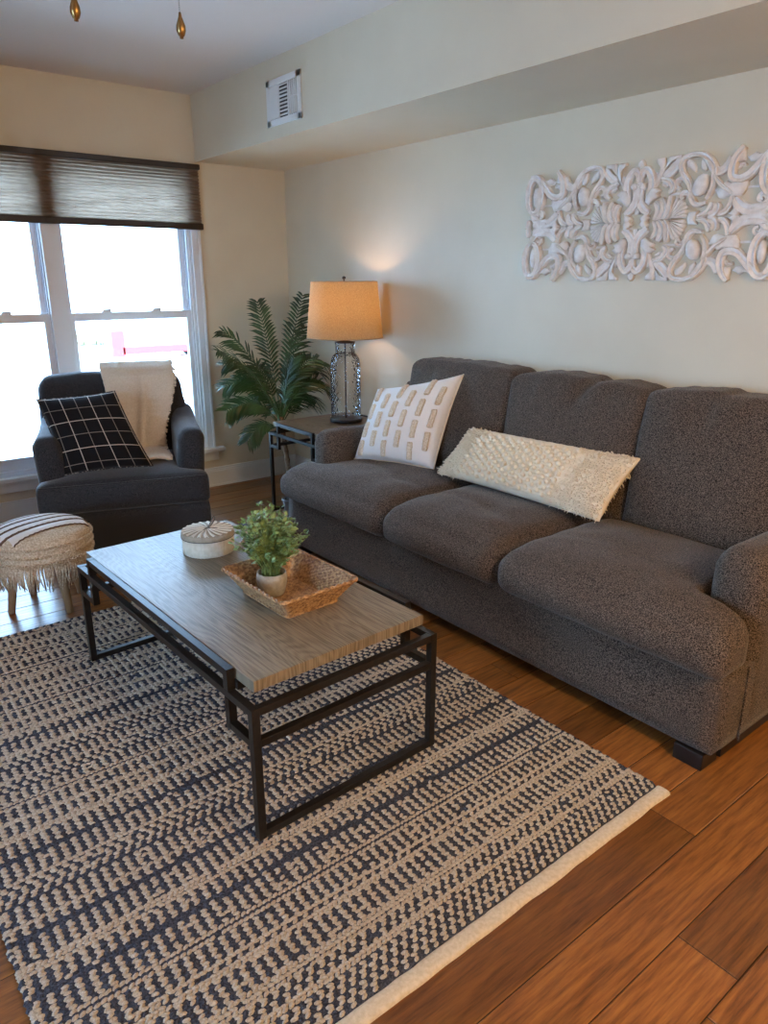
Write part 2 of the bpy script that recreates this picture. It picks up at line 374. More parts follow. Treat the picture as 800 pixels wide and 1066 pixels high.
# floor planks along X
def build_floor():
    rnd = random.Random(11); vs = []; fs = []; tint = []
    w = .147; g = .0012; zt = 0.0
    seam0 = .76
    k0 = int((YB-seam0)/w)-1; k1 = int((YW+.0-seam0)/w)+1
    forced = {-2: 1.385, 0: 1.725}
    for k in range(k0, k1+1):
        y0, y1 = max(seam0+k*w, YB), min(seam0+(k+1)*w, YW)
        if y1-y0 < .01: continue
        x = XL-rnd.random()*1.2; cuts = [x]
        if k in forced:
            f = forced[k]; x = f
            while x > XL: x -= 1.3+rnd.random()*.7
            cuts = [x]
            while x < XW:
                x += 1.3+rnd.random()*.5
                if cuts[-1] < f-.1 and x > f-.5: x = f
                cuts.append(x)
        else:
            while x < XW: x += .9+rnd.random()*1.1; cuts.append(x)
        for a, b in zip(cuts[:-1], cuts[1:]):
            a, b = max(a, XL), min(b, XW)
            if b-a < .02: continue
            t = rnd.random(); t2 = rnd.random(); B = len(vs); e = g; c = .0022
            vs += [(a+e, y0+e, zt-c), (b-e, y0+e, zt-c), (b-e, y1-e, zt-c), (a+e, y1-e, zt-c),
                   (a+e+c, y0+e+c, zt), (b-e-c, y0+e+c, zt), (b-e-c, y1-e-c, zt), (a+e+c, y1-e-c, zt)]
            fs += [(B+4, B+5, B+6, B+7), (B, B+1, B+5, B+4), (B+1, B+2, B+6, B+5), (B+2, B+3, B+7, B+6), (B+3, B, B+4, B+7)]
            tint += [(t, t2, t*t2, 1)]*8
    nb = len(vs)
    vs += [(XL, YB, -.004), (XW, YB, -.004), (XW, YW, -.004), (XL, YW, -.004), (XL, YB, -.1), (XW, YB, -.1), (XW, YW, -.1), (XL, YW, -.1)]
    b = nb; under = [(b,b+1,b+2,b+3),(b+7,b+6,b+5,b+4),(b,b+4,b+5,b+1),(b+1,b+5,b+6,b+2),(b+2,b+6,b+7,b+3),(b+3,b+7,b+4,b)]
    tint += [(0, 0, 0, 1)]*8
    me = bpy.data.meshes.new('floor'); me.from_pydata(vs, [], fs+under); me.materials.append(M['floor']); me.materials.append(M['darkgap'])
    me.polygons.foreach_set('material_index', [0]*len(fs)+[1]*6)
    ca = me.color_attributes.new('tint', 'FLOAT_COLOR', 'POINT'); ca.data.foreach_set('color', [c for t in tint for c in t])
    o = bpy.data.objects.new('floor', me); COL.objects.link(o); o['kind'] = 'structure'
build_floor()
mb = MB(); mb.box(XL, XW, YB, YW, ZC, ZC+.1); struct(mb, 'ceiling', M['ceil'])
mb = MB(); mb.box(XW, XW+.12, YB-.12, YW+.18, -.1, ZC+.1); struct(mb, 'wall_right', M['wall'])
mb = MB(); mb.box(XL-.12, XL, YB-.12, .6, -.1, ZC+.1); mb.box(XL-.12, XL, 1.83, YW+.18, -.1, ZC+.1); mb.box(XL-.12, XL, .6, 1.83, 2.15, ZC+.1); mb.box(XL-.12, XL, .6, 1.83, -.1, .45)
struct(mb, 'wall_left', M['wall'])
mb = MB(); mb.box(XL, XW, YB-.12, YB, -.1, ZC+.1); struct(mb, 'wall_back', M['wall'])
# window wall with the opening of the double window
WX0, WX1, WZ0, WZ1 = .40, 2.25, .30, 2.20
mb = MB()
mb.box(XL, WX0, YW, YW+.18, -.1, ZC+.1); mb.box(WX1, XW, YW, YW+.18, -.1, ZC+.1)
mb.box(WX0, WX1, YW, YW+.18, -.1, WZ0); mb.box(WX0, WX1, YW, YW+.18, WZ1, ZC+.1)
struct(mb, 'wall_window', M['wall'])
# soffit running along the right wall
mb = MB(); mb.box(2.31, XW, YB, YW, 2.243, ZC); struct(mb, 'trim_1', M['wall'])['label'] = 'boxed soffit along the sofa wall under the ceiling'

def baseboard(name, x0, x1, y0, y1, axis, sgn):
    mb = MB()
    for (z0, z1, d) in ((0, .115, .016), (.115, .128, .013), (.128, .142, .009)):
        if axis == 'x': mb.box(x0, x1, y0, y0+sgn*d, z0, z1, 0)
        else: mb.box(x0, x0+sgn*d, y0, y1, z0, z1, 0)
    for (z0, z1, d) in ((0, .014, .026),):
        if axis == 'x': mb.box(x0, x1, y0, y0+sgn*d, z0, z1, 0)
        else: mb.box(x0, x0+sgn*d, y0, y1, z0, z1, 0)
    struct(mb, name, M['trimw'])
baseboard('baseboard_window', XL, XW, YW, 0, 'x', -1)
baseboard('baseboard_right', XW, 0, YB, YW-.03, 'y', -1)
baseboard('baseboard_left', XL, 0, YB, YW-.03, 'y', 1)

def window(name, x0, x1):
    """one double-hung unit between x0 and x1, in the window wall"""
    fr = MB(); y0, y1 = YW+.0, YW+.14
    jt = .03
    fr.box(x0, x0+jt, y0, y1, WZ0, WZ1, .002); fr.box(x1-jt, x1, y0, y1, WZ0, WZ1, .002)
    fr.box(x0+jt, x1-jt, y0, y1, WZ0, WZ0+.03, .002); fr.box(x0+jt, x1-jt, y0, y1, WZ1-.03, WZ1, .002)
    # parting strips
    for xa, xb in ((x0+jt, x0+jt+.012), (x1-jt-.012, x1-jt)):
        fr.box(xa, xb, YW+.012, YW+.024, WZ0+.03, WZ1-.03); fr.box(xa, xb, YW+.062, YW+.072, WZ0+.03, WZ1-.03); fr.box(xa, xb, YW+.112, YW+.12, WZ0+.03, WZ1-.03)
    o = fr.build(name, M['vinyl']); o['kind'] = 'structure'
    a, b = x0+jt+.001, x1-jt-.001; st = .042
    for nm, ya, yb, z0, z1, rb, rt in (('lower_sash', YW+.026, YW+.060, WZ0+.031, 1.290, .075, .050), ('upper_sash', YW+.074, YW+.108, 1.235, WZ1-.031, .042, .045)):
        s = MB()
        s.box(a, a+st, ya, yb, z0, z1, .003); s.box(b-st, b, ya, yb, z0, z1, .003)
        s.box(a+st, b-st, ya, yb, z0, z0+rb, .003); s.box(a+st, b-st, ya, yb, z1-rt, z1, .003)
        so = s.build(nm, M['vinyl'], o)
        p = MB(); p.box(a+st, b-st, (ya+yb)/2-.002, (ya+yb)/2+.002, z0+rb, z1-rt); p.build('pane', M['pane'], so)
    lk = MB()
    for fx in (.3, .7):
        cx = a+(b-a)*fx; lk.box(cx-.03, cx+.03, YW+.03, YW+.055, 1.290, 1.300, .002); lk.tube([(cx-.02, YW+.043, 1.303), (cx+.03, YW+.038, 1.306)], .006, 6)
    lk.build('sash_lock', M['vinyl'], o)
    return o
w1 = window('window_1', 1.345, WX1)
w2 = window('window_2', WX0, 1.305)
# casing, mullion cover, stool and apron
mb = MB(); mb.box(1.27, 1.38, YW-.016, YW+.005, WZ0, WZ1, .004); mb.box(1.305, 1.345, YW+.005, YW+.14, WZ0, WZ1); struct(mb, 'trim_2', M['vinyl'])
mb = MB()
mb.box(WX1-.012, WX1+.048, YW-.018, YW, WZ0, WZ1, .004); mb.box(WX1+.034, WX1+.052, YW-.026, YW, WZ0, WZ1, .004); struct(mb, 'trim_3', M['vinyl'])
mb = MB(); mb.box(WX0-.052, WX0+.012, YW-.018, YW, WZ0, WZ1, .004); struct(mb, 'trim_4', M['vinyl'])
mb = MB(); mb.box(WX0-.11, WX1+.12, YW-.05, YW+.03, WZ0-.03, WZ0, .006); mb.box(WX0-.07, WX1+.075, YW-.02, YW, WZ0-.10, WZ0-.03, .005); mb.box(WX0-.06, WX1+.065, YW-.028, YW, WZ0-.05, WZ0-.03, .004)
struct(mb, 'trim_6', M['trimw'])
# large window in the left wall, outside the view, that lights the room
mb = MB()
for (a, b, c, d) in ((.6, .66, .45, 2.15), (1.77, 1.83, .45, 2.15), (.66, 1.77, .45, .52), (.66, 1.77, 2.08, 2.15), (.66, 1.77, 1.26, 1.31)):
    mb.box(XL-.09, XL-.03, a, b, c, d)
o = struct(mb, 'window_3', M['vinyl'])
p = MB(); p.box(XL-.062, XL-.058, .66, 1.77, .52, 2.08); p.build('pane', M['pane'], o)

# ---------------------------------------------------------------- outside
mb = MB(); mb.box(-60, 90, YW+.3, 140, -1.75, -1.65); mb.box(-60, XL-.3, -60, YW+.3, -1.75, -1.65); struct(mb, 'ground', M['ground'])
t = empty('flatbed_trailer', (9.95, 30, -1.65)); tag(t, 'low red flatbed trailer with raised headboard across the street, washed out by daylight', 'trailer')
mb = MB(); mb.box(-.1, .42, 0, 1.0, .12, 1.15, .02); mb.build('headboard', M['red'], t)
mb = MB(); mb.box(.30, 4.2, 0, 1.0, .20, .50, .02); mb.build('bed', M['red'], t)
for xx in (3.4, 4.2):
    for yy in (.02, .8):
        mb = MB(); mb.tube([(xx, yy, .22), (xx, yy+.18, .22)], .22, 16); mb.build('wheel', M['black'], t)
def house(x, y, w, d, h, lab):
    t = empty('house', (x, y, -1.65)); tag(t, lab, 'house')
    mb = MB(); mb.box(0, w, 0, d, 0, h); mb.build('wall', M['greyout'], t)
    mb = MB(); mb.add([(-.4, -.4, h), (w+.4, -.4, h), (w+.4, d+.4, h), (-.4, d+.4, h), (-.4, d/2, h+w*.3), (w+.4, d/2, h+w*.3)], [(0, 1, 5, 4), (2, 3, 4, 5), (0, 4, 3), (1, 2, 5), (3, 2, 1, 0)]); mb.build('roof', M['roofout'], t)
    for k in range(2):
        mb = MB(); mb.box(w*(.2+.4*k), w*(.35+.4*k), -.05, .02, h*.35, h*.7); mb.build('window', M['black'], t)
house(27.5, 46, 6, 6, 4.4, 'pale blue-grey house seen faintly at the right edge of the window')
def bare_tree(x, y, h, lab, sd):
    rnd = random.Random(sd); mb = MB()
    def br(p, d, L, r, lv):
        q = p+d*L; mb.tube([p, (p+q)/2+Vector((rnd.uniform(-.05, .05)*L, 0, 0)), q], [r, r*.8, r*.6], 5)
        if lv < 4:
            for k in range(3):
                nd = (d+Vector((rnd.uniform(-.8, .8), rnd.uniform(-.8, .8), rnd.uniform(-.1, .5)))).normalized(); br(q, nd, L*.68, r*.55, lv+1)
    br(Vector((0, 0, 0)), Vector((0, 0, 1)), h*.32, h*.018, 0)
    o = mb.build('bare_tree', M['bark']); o.location = (x, y, -1.65); tag(o, lab, 'tree')
bare_tree(19.5, 38, 8.5, 'bare winter tree behind the house seen through the right sash', 3)
bare_tree(8.2, 52, 6, 'bare winter tree left of the mullion, faint in the glare', 5)
for k, (x, y, sc) in enumerate(((8.3, 33, .8), (11.3, 38, 1.0), (4.2, 36, 1.0))):
    mb = MB(); rnd = random.Random(k)
    for i in range(26): mb.blob((rnd.uniform(-1, 1)*sc, rnd.uniform(-.4, .4), rnd.uniform(.15, .5)*sc), .28*sc, .28*sc, .25*sc, 6, 4)
    o = mb.build('shrub', M['scrub']); o.location = (x, y, -1.65)
    tag(o, ('dry shrub just left of the red trailer', 'dry shrub behind the red trailer', 'dry shrub seen low in the left window')[k], 'shrub')

# ---------------------------------------------------------------- cellular shade
t = empty('cellular_shade', (0, YW-.03, 2.22)); tag(t, 'taupe pleated cellular shade half lowered over the top of the double window', 'window shade')
SX0, SX1 = .33, 2.312
mb = MB(); mb.box(SX0, SX1, -.035, .012, -.032, .0, .004); mb.build('head_rail', M['railfab'], t)
mb = MB(); mb.box(SX0, SX1, -.032, .010, -.405, -.365, .006); mb.build('bottom_rail', M['railfab'], t)
mb = MB(); npl = 17; zt, zb = -.032, -.366; vs = []; fs = []
nxs = 60
for side in (1,):
    B = len(vs)
    for i in range(npl*2+1):
        z = zt+(zb-zt)*i/(npl*2)
        for k in range(nxs+1):
            x = SX0+.004+(SX1-SX0-.008)*k/nxs
            dy = (.013 if i % 2 else -.008)*side
            sag = .003*sin(x*9+i*.7)*sin(pi*i/(npl*2)) if i > npl else .0015*sin(x*7+i)
            vs.append((x, -.012+dy, z+sag))
    for i in range(npl*2):
        for k in range(nxs):
            a = B+i*(nxs+1)+k; fs.append((a, a+1, a+nxs+2, a+nxs+1))
mb.add(vs, fs); mb.build('pleated_fabric', M['cellular'], t)

# ---------------------------------------------------------------- air vent on the soffit
t = empty('air_vent', (2.31, 3.79, 2.42)); tag(t, 'white metal air register with three louvre banks on the soffit', 'vent')
mb = MB(); fw, fh = .355, .228
mb.box(-.008, 0, -fw/2, fw/2, fh/2-.032, fh/2, .002); mb.box(-.008, 0, -fw/2, fw/2, -fh/2, -fh/2+.032, .002)
mb.box(-.008, 0, -fw/2, -fw/2+.035, -fh/2, fh/2, .002); mb.box(-.008, 0, fw/2-.035, fw/2, -fh/2, fh/2, .002)
mb.box(-.007, 0, -.052, -.044, -fh/2, fh/2); mb.box(-.007, 0, .044, .052, -fh/2, fh/2); mb.box(-.007, 0, -fw/2, -.05, -.005, .005)
mb.build('frame', M['trimw'], t)
mb = MB(); mb.box(-.002, 0, -fw/2+.03, fw/2-.03, -fh/2+.03, fh/2-.03); mb.build('dark_backing', M['black'], t)
mb = MB()
for k in range(9):
    z = -fh/2+.042+k*(fh-.084)/8; mb.add([(-.009, -.044, z-.004), (-.009, .044, z-.004), (-.002, .044, z+.007), (-.002, -.044, z+.007), (-.010, -.044, z-.003), (-.010, .044, z-.003), (-.003, .044, z+.008), (-.003, -.044, z+.008)],
           [(0, 1, 2, 3), (7, 6, 5, 4), (0, 4, 5, 1), (1, 5, 6, 2), (2, 6, 7, 3), (3, 7, 4, 0)])
for k in range(5):
    y = -fw/2+.047+k*.019; mb.box(-.009, -.002, y-.004, y+.004, -fh/2+.034, fh/2-.034)
for k in range(12):
    y = .056+k*.0075; mb.box(-.008, -.002, y-.0028, y+.0032, -fh/2+.034, fh/2-.034)
mb.build('louvres', M['trimw'], t)

# ---------------------------------------------------------------- ceiling fan (its pull chains hang into the view)
t = empty('ceiling_fan', (.70, 1.80, ZC)); tag(t, 'ceiling fan above the room whose two pull chains hang into view', 'ceiling fan')
mb = MB(); mb.lathe([(.07, 0), (.075, -.02), (.03, -.05), (.015, -.055)], n=24); mb.build('canopy', M['brass'], t, True)
mb = MB(); mb.lathe([(.012, -.05), (.012, -.12)], n=12); mb.build('downrod', M['brass'], t)
mb = MB(); mb.lathe([(.03, -.11), (.10, -.125), (.125, -.16), (.12, -.20), (.09, -.23), (.085, -.28), (.06, -.30), (.0, -.305)], n=32); mb.build('motor_housing', M['brass'], t, True)
for k in range(5):
    a = 2*pi*k/5+.5; mb = MB(); mb.box(.13, .58, -.06, .06, -.204, -.196, .003); mb.box(.08, .2, -.015, .015, -.2, -.19); mb.xf(Matrix.Rotation(a, 4, 'Z')); mb.build('blade', M['fanw'], t)
for (cx, cy, zb) in ((-.108, 0, -.603), (.128, 0, -.595)):
    mb = MB(); n = 60
    z0 = -.27
    mb.tube([(cx*.6, cy, z0+.01), (cx*.9, cy, z0), (cx, cy, z0-.02)], .0015, 6)
    for i in range(n): mb.blob((cx, cy, z0-.02-i*(-(zb+.035)+z0-.02)/(n-1)), .0016, .0016, .0024, 5, 3)
    ch = mb.build('pull_chain', M['chain'], t, True)
    mb = MB(); mb.lathe([(0, zb+.036), (.003, zb+.034), (.004, zb+.026), (.0105, zb+.008), (.011, zb-.002), (.0075, zb-.012), (.0045, zb-.014), (.0045, zb-.018), (0, zb-.019)], (cx, cy, 0), 16); mb.build('pull_bob', M['brass'], ch, True)

# ---------------------------------------------------------------- carved wall panel
PAN = [
('s',0.0302,0.018,[(0.061,0.032),(0.033,0.048),(0.012,0.075),(0.006,0.107),(0.01,0.135),(0.023,0.142)]),
('p',0.0,0.021,[(0.007,0.135),(0.018,0.127),(0.033,0.132),(0.038,0.142),(0.034,0.154),(0.019,0.156),(0.009,0.147)]),
('s',0.0267,0.018,[(0.002,0.159),(0.007,0.188),(0.028,0.205),(0.05,0.186),(0.061,0.156),(0.059,0.125),(0.047,0.096)]),
('p',0.0,0.02,[(0.036,0.076),(0.056,0.064),(0.079,0.084),(0.104,0.094),(0.092,0.106),(0.108,0.117),(0.086,0.131),(0.062,0.129),(0.04,0.104)]),
('p',0.0,0.014,[(-0.01,0.212),(0.017,0.217),(0.014,0.239),(-0.004,0.249)]),
('p',0.0,0.02,[(-0.05,-0.035),(-0.018,-0.013),(-0.044,0.013),(-0.062,-0.012)]),
('s',0.0116,0.014,[(0.072,0.133),(0.085,0.157),(0.08,0.189)]),
('p',0.0,0.016,[(0.084,0.141),(0.099,0.161),(0.114,0.193),(0.116,0.225),(0.11,0.243),(0.074,0.244),(0.072,0.233),(0.098,0.229),(0.101,0.201)]),
('p',0.0,0.014,[(0.115,0.197),(0.134,0.221),(0.182,0.235),(0.181,0.247),(0.128,0.245)]),
('s',0.0319,0.015,[(0.116,0.169),(0.154,0.194),(0.186,0.229)]),
('s',0.0197,0.018,[(0.104,0.162),(0.139,0.154),(0.159,0.135),(0.161,0.116),(0.144,0.104)]),
('s',0.0151,0.014,[(0.11,0.144),(0.13,0.136),(0.133,0.126)]),
('s',0.0209,0.02,[(0.092,0.001),(0.105,0.026),(0.103,0.052),(0.088,0.074)]),
('s',0.0232,0.022,[(0.11,0.002),(0.131,0.028),(0.132,0.06),(0.119,0.085)]),
('s',0.0197,0.024,[(0.138,0.003),(0.157,0.031),(0.162,0.091)]),
('p',0.0,0.019,[(0.158,0.002),(0.232,0.004),(0.238,0.013),(0.233,0.021)]),
('p',0.0,0.019,[(0.158,0.002),(0.233,0.022),(0.237,0.032),(0.23,0.038)]),
('p',0.0,0.019,[(0.158,0.002),(0.229,0.039),(0.231,0.049),(0.222,0.053)]),
('p',0.0,0.019,[(0.158,0.002),(0.222,0.054),(0.221,0.064),(0.211,0.066)]),
('p',0.0,0.019,[(0.158,0.002),(0.21,0.066),(0.207,0.075),(0.197,0.074)]),
('p',0.0,0.019,[(0.158,0.002),(0.195,0.075),(0.19,0.082),(0.18,0.079)]),
('s',0.0197,0.018,[(0.216,0.077),(0.208,0.09),(0.224,0.1),(0.246,0.088),(0.256,0.066),(0.279,0.05),(0.317,0.055)]),
('s',0.0174,0.015,[(0.195,0.117),(0.176,0.128),(0.179,0.149),(0.207,0.153),(0.232,0.127),(0.243,0.099)]),
('p',0.0,0.024,[(0.317,0.124),(0.315,0.145),(0.306,0.16),(0.291,0.165),(0.274,0.159),(0.26,0.143),(0.253,0.122),(0.254,0.101),(0.264,0.086),(0.279,0.081),(0.296,0.087),(0.309,0.103)]),
('s',0.0174,0.02,[(0.248,0.077),(0.246,0.103),(0.231,0.14),(0.201,0.175),(0.191,0.21),(0.209,0.235),(0.258,0.239),(0.299,0.224),(0.332,0.188),(0.339,0.15),(0.338,0.117),(0.331,0.091),(0.315,0.068)]),
('p',0.0,0.014,[(0.209,0.217),(0.217,0.198),(0.255,0.172),(0.256,0.191),(0.241,0.214),(0.217,0.227)]),
('p',0.0,0.014,[(0.273,0.21),(0.276,0.183),(0.296,0.172),(0.303,0.18),(0.296,0.203),(0.277,0.222)]),
('s',0.029,0.016,[(0.284,0.237),(0.314,0.207),(0.342,0.171),(0.369,0.17),(0.388,0.188),(0.399,0.215)]),
('s',0.0128,0.021,[(0.336,0.158),(0.371,0.118),(0.397,0.099),(0.424,0.08)]),
('p',0.0,0.017,[(0.353,0.092),(0.364,0.07),(0.383,0.064),(0.413,0.076),(0.424,0.073),(0.459,0.071),(0.467,0.085),(0.475,0.096),(0.477,0.121),(0.455,0.121),(0.433,0.128),(0.408,0.119),(0.393,0.13),(0.377,0.122),(0.385,0.105),(0.366,0.107)]),
('s',0.0186,0.018,[(0.285,0.004),(0.315,0.013),(0.334,0.032),(0.342,0.055)]),
('s',0.0255,0.018,[(0.333,0.007),(0.356,0.015),(0.366,0.034),(0.361,0.05)]),
('s',0.0197,0.018,[(0.375,0.009),(0.403,0.018),(0.42,0.044),(0.425,0.073)]),
('p',0.0,0.017,[(0.241,-0.011),(0.283,-0.022),(0.276,0.004),(0.288,0.026),(0.245,0.022)]),
('p',0.0,0.02,[(0.413,0.008),(0.429,0.0),(0.442,-0.015),(0.454,0.0),(0.475,0.009),(0.455,0.016),(0.442,0.035),(0.434,0.018)]),
('s',0.036,0.019,[(0.435,0.062),(0.458,0.035),(0.493,0.019),(0.552,0.018),(0.578,0.024)]),
('s',0.0197,0.016,[(0.557,0.026),(0.563,0.051),(0.551,0.071),(0.534,0.067),(0.532,0.053),(0.544,0.048)]),
('s',0.0267,0.021,[(0.445,0.246),(0.42,0.215),(0.408,0.174),(0.415,0.141),(0.445,0.132),(0.478,0.143),(0.505,0.168),(0.537,0.201),(0.571,0.226),(0.608,0.232)]),
('s',0.0128,0.014,[(0.429,0.167),(0.439,0.18),(0.453,0.182),(0.453,0.173)]),
('p',0.0,0.014,[(0.418,0.191),(0.451,0.195),(0.451,0.219),(0.442,0.244),(0.428,0.226)]),
('p',0.0,0.014,[(0.462,0.206),(0.474,0.19),(0.504,0.188),(0.533,0.214),(0.508,0.213),(0.491,0.222),(0.481,0.215)]),
('s',0.0128,0.013,[(0.477,0.125),(0.492,0.147),(0.509,0.168)]),
('s',0.027,0.022,[(0.5856,0.0702),(0.5987,0.0784),(0.6097,0.0934),(0.6175,0.1139),(0.6216,0.1379),(0.6213,0.1629),(0.6168,0.1866),(0.6086,0.2065),(0.5973,0.2209),(0.5841,0.2282),(0.5704,0.2278),(0.5573,0.2196),(0.5463,0.2046),(0.5385,0.1841),(0.5344,0.1601),(0.5347,0.1351),(0.5392,0.1114),(0.5474,0.0915),(0.5587,0.0771),(0.5719,0.0698),(0.5856,0.0702)]),
('p',0,0.02,[(0.587,0.14),(0.5847,0.1625),(0.5785,0.179),(0.57,0.185),(0.5615,0.179),(0.5553,0.1625),(0.553,0.14),(0.5553,0.1175),(0.5615,0.101),(0.57,0.095),(0.5785,0.101),(0.5847,0.1175)]),
('s',0.03,0.018,[(0.592,0.065),(0.56,0.03),(0.53,0.012),(0.5,0.01)]),
('s',0.02,0.018,[(0.61,0.04),(0.615,0.01),(0.62,0)])]
def build_panel():
    mb = MB()
    def smooth_line(pts, n=5):
        if len(pts) < 3:
            return pts
        out = []
        for i in range(len(pts)-1):
            p0 = Vector(pts[max(i-1, 0)]); p1 = Vector(pts[i]); p2 = Vector(pts[i+1]); p3 = Vector(pts[min(i+2, len(pts)-1)])
            for k in range(n):
                t = k/n; out.append(.5*((2*p1)+(p2-p0)*t+(2*p0-5*p1+4*p2-p3)*t*t+(3*p1-p0-3*p2+p3)*t*t*t))
        out.append(Vector(pts[-1])); return out
    for qi, (su, sv) in enumerate(((1, 1), (1, -1), (-1, 1), (-1, -1))):
        for k, w, h, pts in PAN:
            h = h*1.3; w = w*1.18
            if k == 's':
                L = [Vector(p) for p in smooth_line([Vector(p) for p in pts])]; nL = len(L)
                prof = ((-.5, .002), (-.5, h*.86), (-.40, h), (-.26, h*.93), (0, h*.66), (.26, h*.93), (.40, h), (.5, h*.86), (.5, .002)); m = len(prof); vs = []
                for i, p in enumerate(L):
                    t = (L[min(i+1, nL-1)]-L[max(i-1, 0)]).normalized(); nn = Vector((-t.y, t.x)); s = i/(nL-1)
                    ww = w*(.62+.38*min(1, min(s, 1-s)*5))
                    for (a, z) in prof: q = p+nn*a*ww; vs.append((-z, -su*q.x, -sv*q.y))
                fs = [(i*m+j, i*m+j+1, (i+1)*m+j+1, (i+1)*m+j) for i in range(nL-1) for j in range(m-1)]
                fs += [tuple(range(m)), tuple((nL-1)*m+j for j in range(m))[::-1]]
            else:
                L = [Vector(p) for p in pts]; n = len(L); c = sum(L, Vector((0, 0)))/n; vs = []
                for (s, z) in ((1, .002), (1, h*.7), (.86, h*.92), (.45, h*1.05)):
                    for p in L: q = c+(p-c)*s; vs.append((-z, -su*q.x, -sv*q.y))
                vs.append((-h*1.0, -su*c.x, -sv*c.y))
                fs = [(i*n+j, i*n+(j+1) % n, (i+1)*n+(j+1) % n, (i+1)*n+j) for i in range(3) for j in range(n)]+[(3*n+j, 3*n+(j+1) % n, 4*n) for j in range(n)]
            mb.add(vs, fs)
    # centre spine: slim bars that tie the carving together
    for sv in (1, -1):
        mb.box(-.014, -.002, -.010, .010, sv*.03, sv*.235)
        for uu in (.20, .36, .52): mb.box(-.008, -.002, -uu-.05, -uu+.05, sv*.10-.004, sv*.10+.004); mb.box(-.008, -.002, uu-.05, uu+.05, sv*.10-.004, sv*.10+.004)
    o = mb.build('carved_wall_panel', M['panel']); o.location = (XW, 1.99, 1.737); fix_normals(o); autosmooth(o, 50)
    tag(o, 'whitewashed carved wooden scrollwork panel hung on the wall above the sofa', 'wall art')
build_panel()
